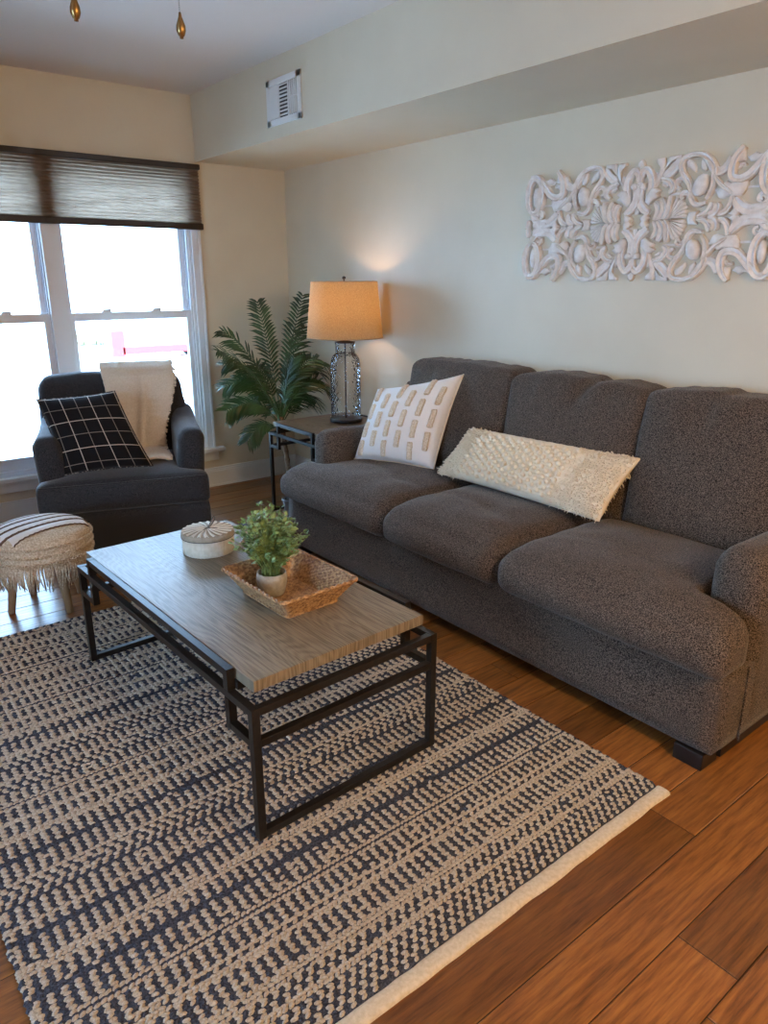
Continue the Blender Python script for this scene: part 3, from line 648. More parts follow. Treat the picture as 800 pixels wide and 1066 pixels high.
# ================================================================ RUG
def build_rug():
    rnd = np.random.RandomState(3); rr = random.Random(5)
    X0, X1, Y0, Y1 = .12, 1.815, .945, 3.27
    pitch = .0100; nrow = int((Y1-Y0)/pitch); seg = .0150
    ncol = int((X1-X0)/seg)
    seq = ['a', 'a']*4+['c', 'c']+['a']*4+['c', 'c', 'c']
    while len(seq) < nrow:
        seq += ['A']*rr.choice((5, 6, 7))+rr.choice((['n', 'n'], ['c', 'c'], ['c', 'c', 'x', 'c'], ['n', 'x', 'x']))
        seq += ['A']*rr.choice((3, 5, 6))+rr.choice((['c'], ['c', 'c', 'c'], ['c', 'n', 'c'], ['x', 'x', 'c'], ['c', 'c', 'n']))
    base = []; n = 7
    for ph, k in ((0.0, 1), (.55, n), (1.05, n)):
        pass
    rings = [(1.0, .0), (.86, .6), (.5, .93)]
    vv = []; 
    for (r, h) in rings:
        for k in range(n): th = 2*pi*k/n; vv.append((r*cos(th), r*sin(th), h))
    vv.append((0, 0, 1)); vv = np.array(vv)
    ff = []
    for i in range(2):
        for k in range(n): ff.append((i*n+k, i*n+(k+1) % n, (i+1)*n+(k+1) % n, (i+1)*n+k))
    ft = [(2*n+k, 2*n+(k+1) % n, 3*n) for k in range(n)]
    V = []; Q = []; T = []; mq = []; mt = []; nv = len(vv); ct = 0
    ff = np.array(ff); ft = np.array(ft)
    for r in range(nrow):
        ty = seq[r]; y = Y0+(r+.5)*pitch; alt = (r % 2)
        wob = .0015*sin(r*1.7)
        for c in range(ncol):
            x = X0+(c+.5)*seg+((.18*seg) if alt else 0)+rnd.normal(0, .0008)
            if ty == 'a': cream = (c+r//2) % 2 == 0
            elif ty == 'A': cream = (c % 2 == 0)
            elif ty == 'x': cream = (c % 2 == 1)
            else: cream = ty == 'c'
            if rnd.rand() < .03: cream = not cream
            a = .55*(1 if not alt else -.6)+rnd.normal(0, .12)
            lx = .0106 if cream else .0086; ly = .0058; hz = (.0078 if cream else .0055)+rnd.normal(0, .0008)
            ca, sa = cos(a), sin(a)
            px = vv[:, 0]*lx; py = vv[:, 1]*ly
            P = np.stack([x+px*ca-py*sa, y+px*sa*.75+py*ca+wob+rnd.normal(0, .0005), .005+vv[:, 2]*hz], 1)
            V.append(P); Q.append(ff+ct); T.append(ft+ct); ct += nv
            mq += [0 if cream else 1]*len(ff); mt += [0 if cream else 1]*len(ft)
    V = np.concatenate(V); Q = np.concatenate(Q).tolist(); T = np.concatenate(T).tolist()
    b = len(V)
    ex = [(X0, Y0-.01, .0005), (X1, Y0-.01, .0005), (X1, Y1, .0005), (X0, Y1, .0005), (X0, Y0-.01, .0075), (X1, Y0-.01, .0075), (X1, Y1, .0075), (X0, Y1, .0075)]
    ef = [(b+3, b+2, b+1, b), (b+4, b+5, b+6, b+7), (b, b+1, b+5, b+4), (b+1, b+2, b+6, b+5), (b+2, b+3, b+7, b+6), (b+3, b, b+4, b+7)]
    vs = V.tolist()+ex; fs = Q+T+ef; mi = mq+mt+[1]*6
    me = bpy.data.meshes.new('rug'); me.from_pydata(vs, [], fs)
    for m in (mat('rug_cream_yarn', (.34, .285, .225), .95, col2=(.50, .43, .345), scale=260, bump=.8, bscale=500, spec=.1),
              mat('rug_navy_yarn', (.022, .026, .038), .95, col2=(.075, .08, .105), scale=200, bump=.8, bscale=500, spec=.1)): me.materials.append(m)
    me.polygons.foreach_set('material_index', mi); me.polygons.foreach_set('use_smooth', [True]*len(fs)); me.update()
    o = bpy.data.objects.new('rug', me); COL.objects.link(o); tag(o, 'navy and cream braided flatweave rug under the coffee table', 'rug')
    # hem
    vs = []; fs = []; nx = 150; m = 9
    for i in range(nx+1):
        x = X0-.004+(X1-X0+.014)*i/nx; w = .045+.004*nz3((x, 0, 0), 9)
        for k in range(m):
            a = pi*k/(m-1); yy = Y0-.002-w/2+w/2*cos(a)*1.0; zz = .001+(.0105+.0018*nz3((x, k*.02, 1), 26))*sin(a)**.6
            vs.append((x, yy+.002*nz3((x, 0, 5), 14), max(zz, .001)))
    fs = [(i*m+k, i*m+k+1, (i+1)*m+k+1, (i+1)*m+k) for i in range(nx) for k in range(m-1)]
    mb = MB(); mb.add(vs, fs); h = mb.build('hem', mat('rug_hem_canvas', (.50, .42, .31), .95, col2=(.60, .51, .39), scale=90, bump=.6, bscale=300, spec=.1), o, True); fix_normals(h)
    # side tufts of yarn ends
    mb = MB()
    for r in range(0, nrow):
        y = Y0+(r+.5)*pitch
        for sx, xx in ((-1, X0),):
            mb.blob((xx+sx*rr.uniform(-.002, .005), y, .007), .009, .009, .006, 6, 4, 0 if seq[r] in 'cx' or rr.random() < .4 else 1)
    mb.build('selvedge', [me.materials[0], me.materials[1]], o, True)
    mb = MB()
    for r in range(0, nrow): mb.blob((X1+rr.uniform(-.002, .005), Y0+(r+.5)*pitch, .007), .009, .009, .006, 6, 4, 0 if seq[r] in 'cx' or rr.random() < .4 else 1)
    mb.build('selvedge', [me.materials[0], me.materials[1]], o, True)
build_rug()

# ================================================================ SOFA
def smooth01(x): x = max(0, min(1, x)); return x*x*(3-2*x)
def build_sofa():
    t = empty('sofa', (2.5, 2.145, 0)); tag(t, 'long grey-brown heathered three-seat sofa against the right wall', 'sofa')
    OX, OY = 2.5, 2.145
    def part(mb, name, cx, cy, cz, m=M['sofa'], smooth=True):
        mb.xf(Matrix.Translation((cx-OX, cy-OY, cz))); return mb.build(name, m, t, smooth)
    ya, yb = .872, 3.42
    # base
    def fb(p, a, b, c): 
        p.x += .003*nz3(p, 6); return p
    part(soft_box(.955, yb-ya-.004, .280, .016, (10, 40, 6), fb), 'base', 2.4825, (ya+yb)/2, .055+.1425)
    mb = MB(); 
    for y in (ya+.004, yb-.004): pass
    # arms
    for nm, y0, y1, sd in (('arm', ya, ya+.185, 1), ('arm', yb-.185, yb, -1)):
        def fa(p, a, b, c, sd=sd):
            if c > 0: # round the top
                k = c; p.y *= 1-.05*k*k
            p.z += .012*(1-b*b)*(1 if c > .9 else 0); p.x += .006*nz3(p, 5, sd); p.y += .004*nz3(p, 5, 3+sd)
            if c > .5: p.z -= .012*smooth01((a+1)/2)
            return p
        part(soft_box(.79, .187, .63, .072, (26, 12, 20), fa), nm, 2.17+.395, (y0+y1)/2, .052+.315)
    # welt seam between base front and arm
    for y in (ya-.0015, yb+.0015):
        s = 1 if y > 2 else -1
        mb = MB(); mb.tube([(2.168-OX, y-OY, .06), (2.168-OX, y-OY, .33)], .004, 6); mb.build('seam', M['sofa'], t, True)
    # back frame
    def fk(p, a, b, c):
        p.x += .05*(c+1)/2; return p
    part(soft_box(.15, yb-ya-.02, .86, .05, (6, 40, 16), fk), 'back_frame', 2.865, (ya+yb)/2, .06+.43)
    # seat cushions
    yin0, yin1 = ya+.187, yb-.187
    cuts = [(ya-.012, 1.79, 'r'), (1.795, 2.51, 'm'), (2.515, yb+.012, 'l')]
    for idx, (y0, y1, kd) in enumerate(cuts):
        cy = (y0+y1)/2
        def fs_(p, a, b, c, kd=kd, cy=cy, idx=idx):
            X = p.x+2.31
            Y = p.y+cy; s = smooth01((X-2.115)/.06)
            if kd == 'r' and Y < yin0+.02: lim = yin0+.003; Y2 = lim+(Y-(ya-.012))*.12; Y = Y*(1-s)+max(Y2, lim)*s
            if kd == 'l' and Y > yin1-.02: lim = yin1-.003; Y2 = lim-((yb+.012)-Y)*.12; Y = Y*(1-s)+min(Y2, lim)*s
            p.y = Y-cy
            ww = (1-a**4)*(1-b**4)
            if c > 0: p.z += .040*ww*c+.008*nz3((X*1, Y, 0), 5, idx)*ww
            if a < -.2: p.x -= .026*(1-b*b)*(1-c*c)*(-a)+.012*(1-c*c)
            p.z += .006*nz3((X, Y, 2), 8, idx)*c
            if abs(b) > .97 and kd == 'm': p.y += .0*b
            # crease dips on top
            if c > .5: p.z -= .008*math.exp(-((a+.15+.3*nz3((Y, 0, 0), 3, idx))/.10)**2)*ww
            # droop of front edge
            if a < -.5: p.z -= .012*smooth01((-a-.5)*2)*(1 if c > 0 else .4)
            return p
        o = part(soft_box(.70, y1-y0-.004, .175, .062, (36, 40, 10), fs_), 'seat_cushion', 2.31, cy, .325+.09)
        mb = MB()
    # back cushions
    bc = [(yin0+.0, 1.685), (1.688, 2.425), (2.428, yin1-.05)]
    for idx, (y0, y1) in enumerate(bc):
        W_ = y1-y0; cy = (y0+y1)/2
        if idx == 1: pass
        def fk2(p, a, b, c, idx=idx, W_=W_):
            ww = (1-b**4)*(1-c**4)
            if a < 0: p.x -= .050*ww*(-a)*(1-.25*c)
            # pinched upper corners, soft irregular top with gathers
            if c > 0: p.y *= 1+.022*c-.012*c**6; p.z -= .012*c*abs(b)**6
            if c > .3:
                g = nz3((p.y*26, 0, idx*3.1), 1)*.6+nz3((p.y*11, 0, idx*7.7), 1)
                p.x += .011*g*smooth01((c-.3)/.5)*(-a if a < 0 else .3); p.z += .007*g*smooth01((c-.6)/.4)
            p.z += .014*(1-b*b)*smooth01((c-.7)/.3)+.010*nz3((p.y, p.z, idx), 4)*max(0, c)
            if idx == 1 and c > 0: # deep crease near the top middle
                d = (b+.18)+.5*(c-.9); p.x += .030*math.exp(-(d/.07)**2)*smooth01((c-.62)/.25)*(1 if a < 0 else 0); p.z -= .014*math.exp(-(d/.08)**2)*smooth01((c-.8)/.2)
            p.x += .006*nz3((p.y, p.z, 4+idx), 7)
            q = p.copy(); th = .17  # lean back
            p.x = q.x+(q.z+.28)*th*(1.0); return p
        part(soft_box(.215, W_+.020, .585, .038, (12, 38, 30), fk2), 'back_cushion', 2.735, cy, .485+.285)
    # feet
    for x in (2.05, 2.91):
        for y in (ya+.075, yb-.075):
            mb = MB(); mb.box(x-.05-OX, x+.05-OX, y-.05-OY, y+.05-OY, 0.0, .058, .004); mb.build('foot', M['blackwood'], t)
    mb = MB(); mb.box(2.09-OX, 2.93-OX, ya+.012-OY, yb-.012-OY, .022, .06); mb.build('underframe', M['blackwood'], t)
build_sofa()

# ================================================================ SOFA PILLOWS
def build_tufted():
    C4 = [(2.33, 3.215, .535), (2.515, 2.755, .535), (2.70, 2.74, 1.025), (2.475, 3.185, .915)]
    t = empty('throw_pillow', (2.43, 2.98, .53)); tag(t, 'square white pillow with raised cream tufted dashes at the sofa\'s far corner', 'pillow')
    inv = Vector((2.43, 2.98, .53))
    c = [Vector(p)-inv for p in C4]
    o, surf, N = pillow('cover', c, .25, M['white_cloth'], t, 36, 36, .03, lambda u, v, s, p: .004*nz3(p, 12), .40, 1)
    if N.x > 0: pass
    side = 1 if N.dot(Vector((-1, -.6, .3))) > 0 else -1
    rnd = random.Random(2); mb = MB()
    rows = 5
    for i in range(6):
        for j in range(4):
            u = .10+.16*i; v0 = .06+.25*j+(.125 if i % 2 else 0); v1 = min(v0+.165, .965)
            if v1-v0 < .05: continue
            k = 0; n = int((v1-v0)/.017)
            for k in range(n+1):
                v = v0+(v1-v0)*k/max(n, 1)
                for du in (-.011, .011):
                    p = surf(min(.985, u+du+rnd.uniform(-.003, .003)), v, side)+N*side*.004
                    mb.blob(p, .011, .011, .010, 6, 4)
            mb.build('tufted_dash', M['tuft'], t, True); mb = MB()
    # cream edging along right side as in the photo
    mb = MB(); mb.tube([surf(k/40, 0, side) for k in range(41)], .004, 6); mb.tube([surf(1, k/40, side) for k in range(41)], .004, 6)
    mb.build('piping', M['cream'], t, True)
build_tufted()
def build_lumbar():
    C4 = [(2.455, 2.66, .545), (2.45, 1.665, .545), (2.655, 1.63, .79), (2.585, 2.55, .785)]
    org = Vector((2.5, 2.15, .53)); t = empty('throw_pillow', org); tag(t, 'long cream lumbar pillow with woven popcorn centre and shaggy ends on the sofa', 'pillow')
    c = [Vector(p)-org for p in C4]
    # popcorn lattice in the middle band
    def d(u, v, s, p):
        mid = smooth01((u-.14)/.03)*smooth01((.80-u)/.04)
        a = sin(u*2*pi*17+pi*(int(v*9) % 2)); b = sin(v*2*pi*9)
        return (.0065*max(0, abs(b))*(.5+.5*a))*mid+.003*nz3(p, 30)
    o, surf, N = pillow('cover', c, .17, M['cream'], t, 170, 64, .02, d, .38, 1)
    side = 1 if N.dot(Vector((-1, -.4, .5))) > 0 else -1
    rnd = random.Random(4); mb = MB()
    # shaggy loops on both ends
    for k in range(2600):
        u = rnd.uniform(0.005, .15) if rnd.random() < .38 else rnd.uniform(.72, .995)
        v = rnd.uniform(.01, .99)
        if u > .72 and u < .80 and rnd.random() < .6: continue
        s2 = side if rnd.random() < .85 else -side
        p = surf(u, v, s2); dr = (N*s2+Vector((rnd.uniform(-.7, .7), rnd.uniform(-.7, .7), rnd.uniform(-.9, .3)))).normalized(); L = rnd.uniform(.010, .020)
        mb.tube([p-dr*.002, p+dr*L*.6, p+dr*L+Vector((0, 0, -.004))], [.0028, .0026, .0014], 4)
    mb.build('shaggy_ends', M['cream'], t, True)
    mb = MB()
    for i in range(18):
        for j in range(8):
            u = .165+.034*i; v = .10+.105*j+(.05 if i % 2 else 0)
            if v > .95: continue
            p = surf(u, v, side)+N*side*.008; mb.blob(p, .0125, .0125, .012, 8, 4)
    mb.build('popcorn_knots', M['cream'], t, True)
build_lumbar()
# ================================================================ COFFEE TABLE / LAMP TABLE
def frame_table(name, label, loc, rz, W_, L_, H, zf, zl, post, tt, top_over, tube=.024):
    """legs at corners of W_ x L_; zf = top of the frame rail; zl = second bar; H = top of tabletop; post = inset of posts"""
    t = empty(name, loc, rz); tag(t, label, 'table')
    b = tube; X, Y = W_/2, L_/2; e = .0006
    for sx in (-1, 1):
        for sy in (-1, 1):
            mb = MB(); x0 = sx*X; y0 = sy*Y
            mb.box(x0, x0-sx*b, y0, y0-sy*b, 0, zf, .0015); mb.build('leg', M['metal'], t)
    for sy in (-1, 1):
        y0 = sy*Y
        for nm, z in (('floor_bar', .001), ('end_rail', zf-b), ('end_rail', zl-b)):
            mb = MB(); mb.box(-X+b, X-b, y0-sy*e, y0-sy*(b-e), z, z+b-.001, .0015); mb.build(nm, M['metal'], t)
    for sx in (-1, 1):
        x0 = sx*X
        mb = MB(); mb.box(x0-sx*e, x0-sx*(b-e), -Y+b, Y-b, zf-b+e, zf-e, .0015); mb.build('side_rail', M['metal'], t)
        yp = Y-post
        for sy in (-1, 1):
            mb = MB(); mb.box(x0, x0-sx*b, sy*yp, sy*(yp-b), zl-b, zf-b-.0002, .0015); mb.box(x0, x0-sx*b, sy*yp, sy*(yp-b), zf+.0002, H+.006, .0015); mb.build('post', M['metal'], t)
            mb = MB(); mb.box(x0-sx*e, x0-sx*(b-e), sy*(Y-b), sy*(yp), zl-b+e, zl-e, .0015); mb.build('short_bar', M['metal'], t)
        mb = MB(); mb.box(x0-sx*e, x0-sx*(b-e), -yp+b, yp-b, H+.006-b, H+.006-e, .0015); mb.build('upper_rail', M['metal'], t)
    for sy in (-1, 1):
        mb = MB(); mb.box(-X+b, X-b, sy*(yp)-b/2, sy*(yp)+b/2 if False else sy*yp-b/2+b, H-tt-b-.001, H-tt-.001, .0015); mb.build('cross_bar', M['metal'], t)
    mb = MB(); mb.box(-X+b+.006, X-b-.006, -Y+top_over, Y-top_over, H-tt, H, .003); mb.build('tabletop', M['top'], t)
    return t
frame_table('coffee_table', 'rectangular coffee table with greyed oak top on dark metal frame', (1.052, 2.165, .0145), radians(2.2), .675, 1.325, .475, .415, .318, .125, .034, .035)
frame_table('lamp_table', 'square end table matching the coffee table between sofa arm and corner', (2.625, 3.835, 0), 0, .625, .625, .61, .545, .46, .10, .030, .02, .020)

# ================================================================ TABLE LAMP
t = empty('table_lamp', (2.715, 3.83, .613)); tag(t, 'table lamp with tan linen drum shade on dimpled glass jar base', 'lamp')
mb = MB(); mb.lathe([(.104, 0), (.106, .006), (.106, .016), (.100, .022), (0, .022)], n=40); autosmooth(mb.build('base', M['black'], t))
prof = [(.098, .024), (.098, .03), (.097, .32), (.095, .37), (.088, .405), (.072, .43), (.062, .438), (.062, .49), (.066, .497), (.062, .502)]
mb = MB(); mb.open_lathe(prof, n=48); mb.build('glass_jar', M['jar'], t, True)
mb = MB(); mb.tube([(0, 0, .02), (0, 0, .56)], .0055, 10); mb.build('stem', M['black'], t)
mb = MB(); mb.lathe([(.064, .500), (.066, .506), (.02, .515), (.014, .56), (.018, .565), (.018, .60), (0, .60)], n=24); mb.build('socket', M['black'], t, True)
mb = MB(); mb.blob((0, 0, .665), .030, .030, .042, 16, 10); mb.tube([(0, 0, .60), (0, 0, .635)], .013, 12)
bulbm = bpy.data.materials.new('warm_bulb'); bulbm.use_nodes = True; bb = bulbm.node_tree.nodes['Principled BSDF']
bb.inputs['Emission Color'].default_value = (1, .62, .28, 1); bb.inputs['Emission Strength'].default_value = 5
mb.build('bulb', bulbm, t, True)
zb, zt_ = .535, .870
mb = MB(); mb.open_lathe([(.240, zb), (.206, zt_)], n=64); sh = mb.build('shade', M['shade'], t, True)
for (r, z) in ((.240, zb), (.206, zt_)):
    mb = MB(); mb.tube([(r*cos(2*pi*k/64), r*sin(2*pi*k/64), z) for k in range(65)], .0028, 6, caps=False); mb.build('shade_rim', mat('linen_trim', (.36, .24, .14), .8), sh, True)
mb = MB()
for k in range(3):
    a = 2*pi*k/3+.4; mb.tube([(0, 0, zt_-.012), (.204*cos(a), .204*sin(a), zt_-.004)], .002, 6)
mb.tube([(0, -.001, .60), (0, -.045, .64), (0, -.045, .70), (0, 0, .85), (0, 0, .88)], .0018, 6); mb.tube([(0, .001, .60), (0, .045, .64), (0, .045, .70), (0, 0, .85)], .0018, 6)
mb.build('harp', M['brass'], t)
mb = MB(); mb.blob((0, 0, .892), .012, .012, .010, 12, 8); mb.tube([(0, 0, .87), (0, 0, .885)], .005, 8); mb.build('finial', M['black'], t, True)
l = bpy.data.lights.new('lamp_glow', 'POINT'); l.energy = 4.2; l.color = (1, .56, .20); l.shadow_soft_size = .03
lo = bpy.data.objects.new('lamp_glow', l); COL.objects.link(lo); lo.parent = t; lo.location = (0, 0, .715)

# ================================================================ ARMCHAIR
ACX, ACY, ACR = 1.362, 4.177, radians(-19)
def build_armchair():
    t = empty('armchair', (ACX, ACY, 0), ACR); tag(t, 'charcoal upholstered club armchair in front of the window', 'armchair')
    m = M['chair']
    def part(mb, name, cx, cy, cz): mb.xf(Matrix.Translation((cx, cy, cz))); return mb.build(name, m, t, True)
    part(soft_box(.885, .80, .27, .02, (16, 16, 6)), 'base', 0, .0, .035+.135)
    # seat cushion, T-shaped at the front
    def fs_(p, a, b, c):
        Y = p.y-.06; s = smooth01((Y+.325)/.05); lim = .287
        if abs(p.x) > lim: p.x = p.x*(1-s)+(lim if p.x > 0 else -lim)*s
        ww = (1-a**4)*(1-b**4); 
        if c > 0: p.z += .028*ww*c
        if b < 0: p.y -= .012*(1-c*c)*(1-a*a)
        return p
    part(soft_box(.885, .72, .165, .035, (34, 30, 8), fs_), 'seat_cushion', 0, -.06, .308+.0825)
    mb = MB()
    pts = [(-.425+.85*k/20, -.405-.012*(1-((k-10)/10)**2), .462) for k in range(21)]
    mb.tube(pts, .005, 6); mb.build('piping', m, t, True)
    # arms: rounded, rising to the back
    for s in (-1, 1):
        def fa(p, a, b, c, s=s):
            yb_ = (b+1)/2
            if c > 0: p.z += .015*yb_*c+.045*smooth01((yb_-.55)/.45)*c; p.z += .012*(1-a*a)*c
            p.x += s*.014*c*(1-.4*yb_)
            # taper towards the bottom of the front
            return p
        part(soft_box(.150, .66, .405, .055, (12, 24, 16), fa), 'arm', s*.362, .035, .285+.2025)
    # back with sloping shoulders
    def fb(p, a, b, c):
        z01 = (c+1)/2
        p.x *= 1-(.10 if p.x > 0 else .02)*smooth01((z01-.30)/.70)
        p.y += .14*z01-.03*(1-a*a)*(1-c*c)*(1 if b < 0 else 0)
        p.y -= .06*abs(a)**3*(1 if b < 0 else .3)*(1-z01*.5)
        if c > .5: p.z -= .020*abs(a)**3
        p.z += .004*nz3(p, 9)
        return p
    part(soft_box(.87, .20, .66, .070, (26, 10, 22), fb), 'backrest', -.012, .27, .30+.33)
    for sx in (-1, 1):
        for sy in (-.34, .33):
            mb = MB(); mb.box(sx*.38-.025, sx*.38+.025, sy-.025, sy+.025, 0, .04, .003); mb.build('foot', M['blackwood'], t)
    return t
build_armchair()
AM = Matrix.Translation((ACX, ACY, 0)) @ Matrix.Rotation(ACR, 4, 'Z')
# throw blanket draped over the back
def build_throw():
    o_ = empty('throw_blanket', (ACX, ACY, 0), ACR); tag(o_, 'cream chunky knit throw draped over the right side of the armchair back', 'blanket')
    path = [(.535, .60), (.560, .80), (.560, .93), (.52, .975), (.42, .990), (.325, .975), (.270, .93), (.195, .80), (.150, .68), (.120, .56), (.105, .520), (.06, .505), (-.02, .508), (-.13, .508), (-.19, .508)]
    P = [Vector((0, y, z)) for y, z in path]
    # resample
    seg = [0]; 
    for i in range(1, len(P)): seg.append(seg[-1]+(P[i]-P[i-1]).length)
    n = 110; mm = 48; vs = []
    for i in range(n+1):
        s = seg[-1]*i/n; k = max(j for j in range(len(seg)) if seg[j] <= s+1e-9); k = min(k, len(P)-2); f = (s-seg[k])/(seg[k+1]-seg[k])
        c = P[k].lerp(P[k+1], f); tn = (P[k+1]-P[k]).normalized(); nn = Vector((0, -tn.z, tn.y)); 
        if nn.y > 0 and s > seg[4]: pass
        nrm = Vector((0, tn.z, -tn.y))  # away from the chair
        ss = max(0, (s-seg[5])/(seg[-1]-seg[5]))
        xl = -.085+.045*ss+.02*sin(ss*5); xr = .335-.085*smooth01(ss*1.5)+.01*sin(ss*9)
        for j in range(mm+1):
            u = j/mm; x = xl+(xr-xl)*u
            fold = .018*math.exp(-((u-.52-.05*ss)/.055)**2)*min(1, ss*4)+.010*sin(u*9+1)*min(1, ss*3)
            knit = .010*(abs(sin(i*pi/2.5))*abs(sin(j*pi/2.2+(i//3)*1.5)))
            vs.append(Vector((x, c.y, c.z))+nrm*(.012+fold+knit))
    # nrm sign: push away from chair
    fs = [(i*(mm+1)+j, (i+1)*(mm+1)+j, (i+1)*(mm+1)+j+1, i*(mm+1)+j+1) for i in range(n) for j in range(mm)]
    mb = MB(); mb.add(vs, fs); o = mb.build('knit_cloth', M['knit'], o_, True)
    sd = o.modifiers.new('thick', 'SOLIDIFY'); sd.thickness = .010; sd.offset = 0
    # knotted fringe on the right edge
    mb = MB(); rnd = random.Random(8)
    for i in range(0, n, 1):
        p = vs[i*(mm+1)+mm]; mb.blob(p+Vector((rnd.uniform(-.004, .008), rnd.uniform(-.004, .004), 0)), .008, .007, .007, 6, 4)
    mb.build('edge_loops', M['knit'], o_, True)
build_throw()
# plaid pillow
def build_plaid():
    org = AM @ Vector((-.1, -.2, .5)); t = empty('throw_pillow', org, ACR); tag(t, 'black pillow with thin white windowpane plaid lines on the armchair', 'pillow')
    L = [(-.305, -.275, .495), (.155, -.265, .505), (-.005, -.09, .905), (-.405, -.10, .880)]
    c = [Vector(p)-Vector((-.1, -.2, .5)) for p in L]
    o, surf, N = pillow('cover', c, .20, M['plaid'], t, 30, 30, .025, lambda u, v, s, p: .004*nz3(p, 12), .5, 1)
    mb = MB(); L_ = [surf(k/30, 0) for k in range(31)]+[surf(1, k/30) for k in range(1, 31)]+[surf(1-k/30, 1) for k in range(1, 31)]+[surf(0, 1-k/30) for k in range(1, 31)]
    mb.tube(L_, .0035, 6, caps=False); mb.build('piping', mat('black_piping', (.02, .02, .022), .9, col2=(.3, .26, .22), scale=90, lo=.55, hi=.6), t, True)
build_plaid()

# ================================================================ STOOL
def build_stool():
    cx, cy = .705, 3.455; t = empty('round_stool', (cx, cy, 0)); tag(t, 'round fringed jute and cream pouf stool with splayed wooden legs', 'stool')
    R = .215; z0, z1 = .275, .435
    prof = [(0, z0), (R*.9, z0), (R*.985, z0+.015)]
    for k in range(9):
        a = k/8; prof.append((R*(1+.035*sin(pi*a)), z0+.02+.085*a))
    for k in range(1, 13):
        a = pi/2*k/12; prof.append((R*(1.0)*cos(a)**.75 if k < 12 else 0, z0+.105+.055*sin(a)))
    mb = MB(); mb.lathe(prof, n=96, fn=lambda r, z, th: r*(1+.008*sin(th*48)*(1 if z < .38 else 0)+.004*sin(z*500)))
    mb.build('cushion', M['jute'], t, True)
    # cream bands across the top, between dark cords
    def zt(x, y):
        r = min(.999, sqrt(x*x+y*y)/R); a = math.acos(r**(1/.75)); return z0+.105+.055*sin(a)
    bands = [(-.115, -.062), (-.048, .0), (.014, .062), (.076, .122), (.136, .18)]
    ang = radians(14)
    bm_ = MB(); cd = MB(); rot = Matrix.Rotation(ang, 4, 'Z')
    for (a, b) in bands:
        h = sqrt(max(0, (R*.985)**2-max(a*a, b*b))); n = 40
        vs = []
        for i in range(n+1):
            x = -h+2*h*i/n
            for k in range(7):
                y = a+(b-a)*k/6; q = rot @ Vector((x, y, 0)); vs.append((q.x, q.y, zt(q.x, q.y)+.0015+.006*sin(pi*k/6)**.5))
        bm_.add(vs, [(i*7+k, (i+1)*7+k, (i+1)*7+k+1, i*7+k+1) for i in range(n) for k in range(6)])
        for y in (a-.006, b+.002):
            pts = []
            hh = sqrt(max(0, (R*.99)**2-y*y))
            for i in range(60): x = -hh+2*hh*i/59; q = rot @ Vector((x, y+.002*sin(i*1.6), 0)); pts.append((q.x, q.y, zt(q.x, q.y)+.004))
            cd.tube(pts, .0035, 5)
    fix_normals(bm_.build('cream_bands', M['stoolwhite'], t, True)); cd.build('cords', M['stooldark'], t, True)
    # braid round the rim
    rnd = random.Random(6)
    for zz in (z0+.098, z0+.060, z0+.025):
        n = 110; mb = MB()
        for k in range(n):
            th = 2*pi*k/n; mb.blob((R*1.035*cos(th), R*1.035*sin(th), zz+.003*(k % 2)), .0085, .0085, .007, 5, 3)
        mb.build('braid', M['jute'], t, True)
    mb = MB()
    for k in range(210):
        th = 2*pi*k/210+rnd.uniform(-.008, .008); L = rnd.uniform(.075, .115); r = R*.99; d = Vector((cos(th), sin(th), 0)); tn = Vector((-sin(th), cos(th), 0))
        w = rnd.uniform(-.010, .010)
        mb.tube([d*r+Vector((0, 0, z0+.02)), d*(r+.008)+Vector((0, 0, z0-.02))+tn*w*.3, d*(r+rnd.uniform(-.004, .008))+Vector((0, 0, z0-L*.6))+tn*w, d*(r+rnd.uniform(-.012, .008))+Vector((0, 0, z0-L))+tn*w*1.6], [.0038, .004, .0034, .002], 5)
    f = mb.build('fringe', M['jute'], t, True); f['kind'] = 'stuff'
    for (fx, fy) in ((.545-cx, 3.515-cy), (.765-cx, 3.355-cy), (.683-cx, 3.69-cy), (.875-cx, 3.56-cy)):
        mb = MB(); mb.tube([(fx, fy, 0.001), (fx*.72, fy*.72, z0+.01)], [.0165, .024], 16); mb.build('leg', M['stoolwood'], t, True)
build_stool()

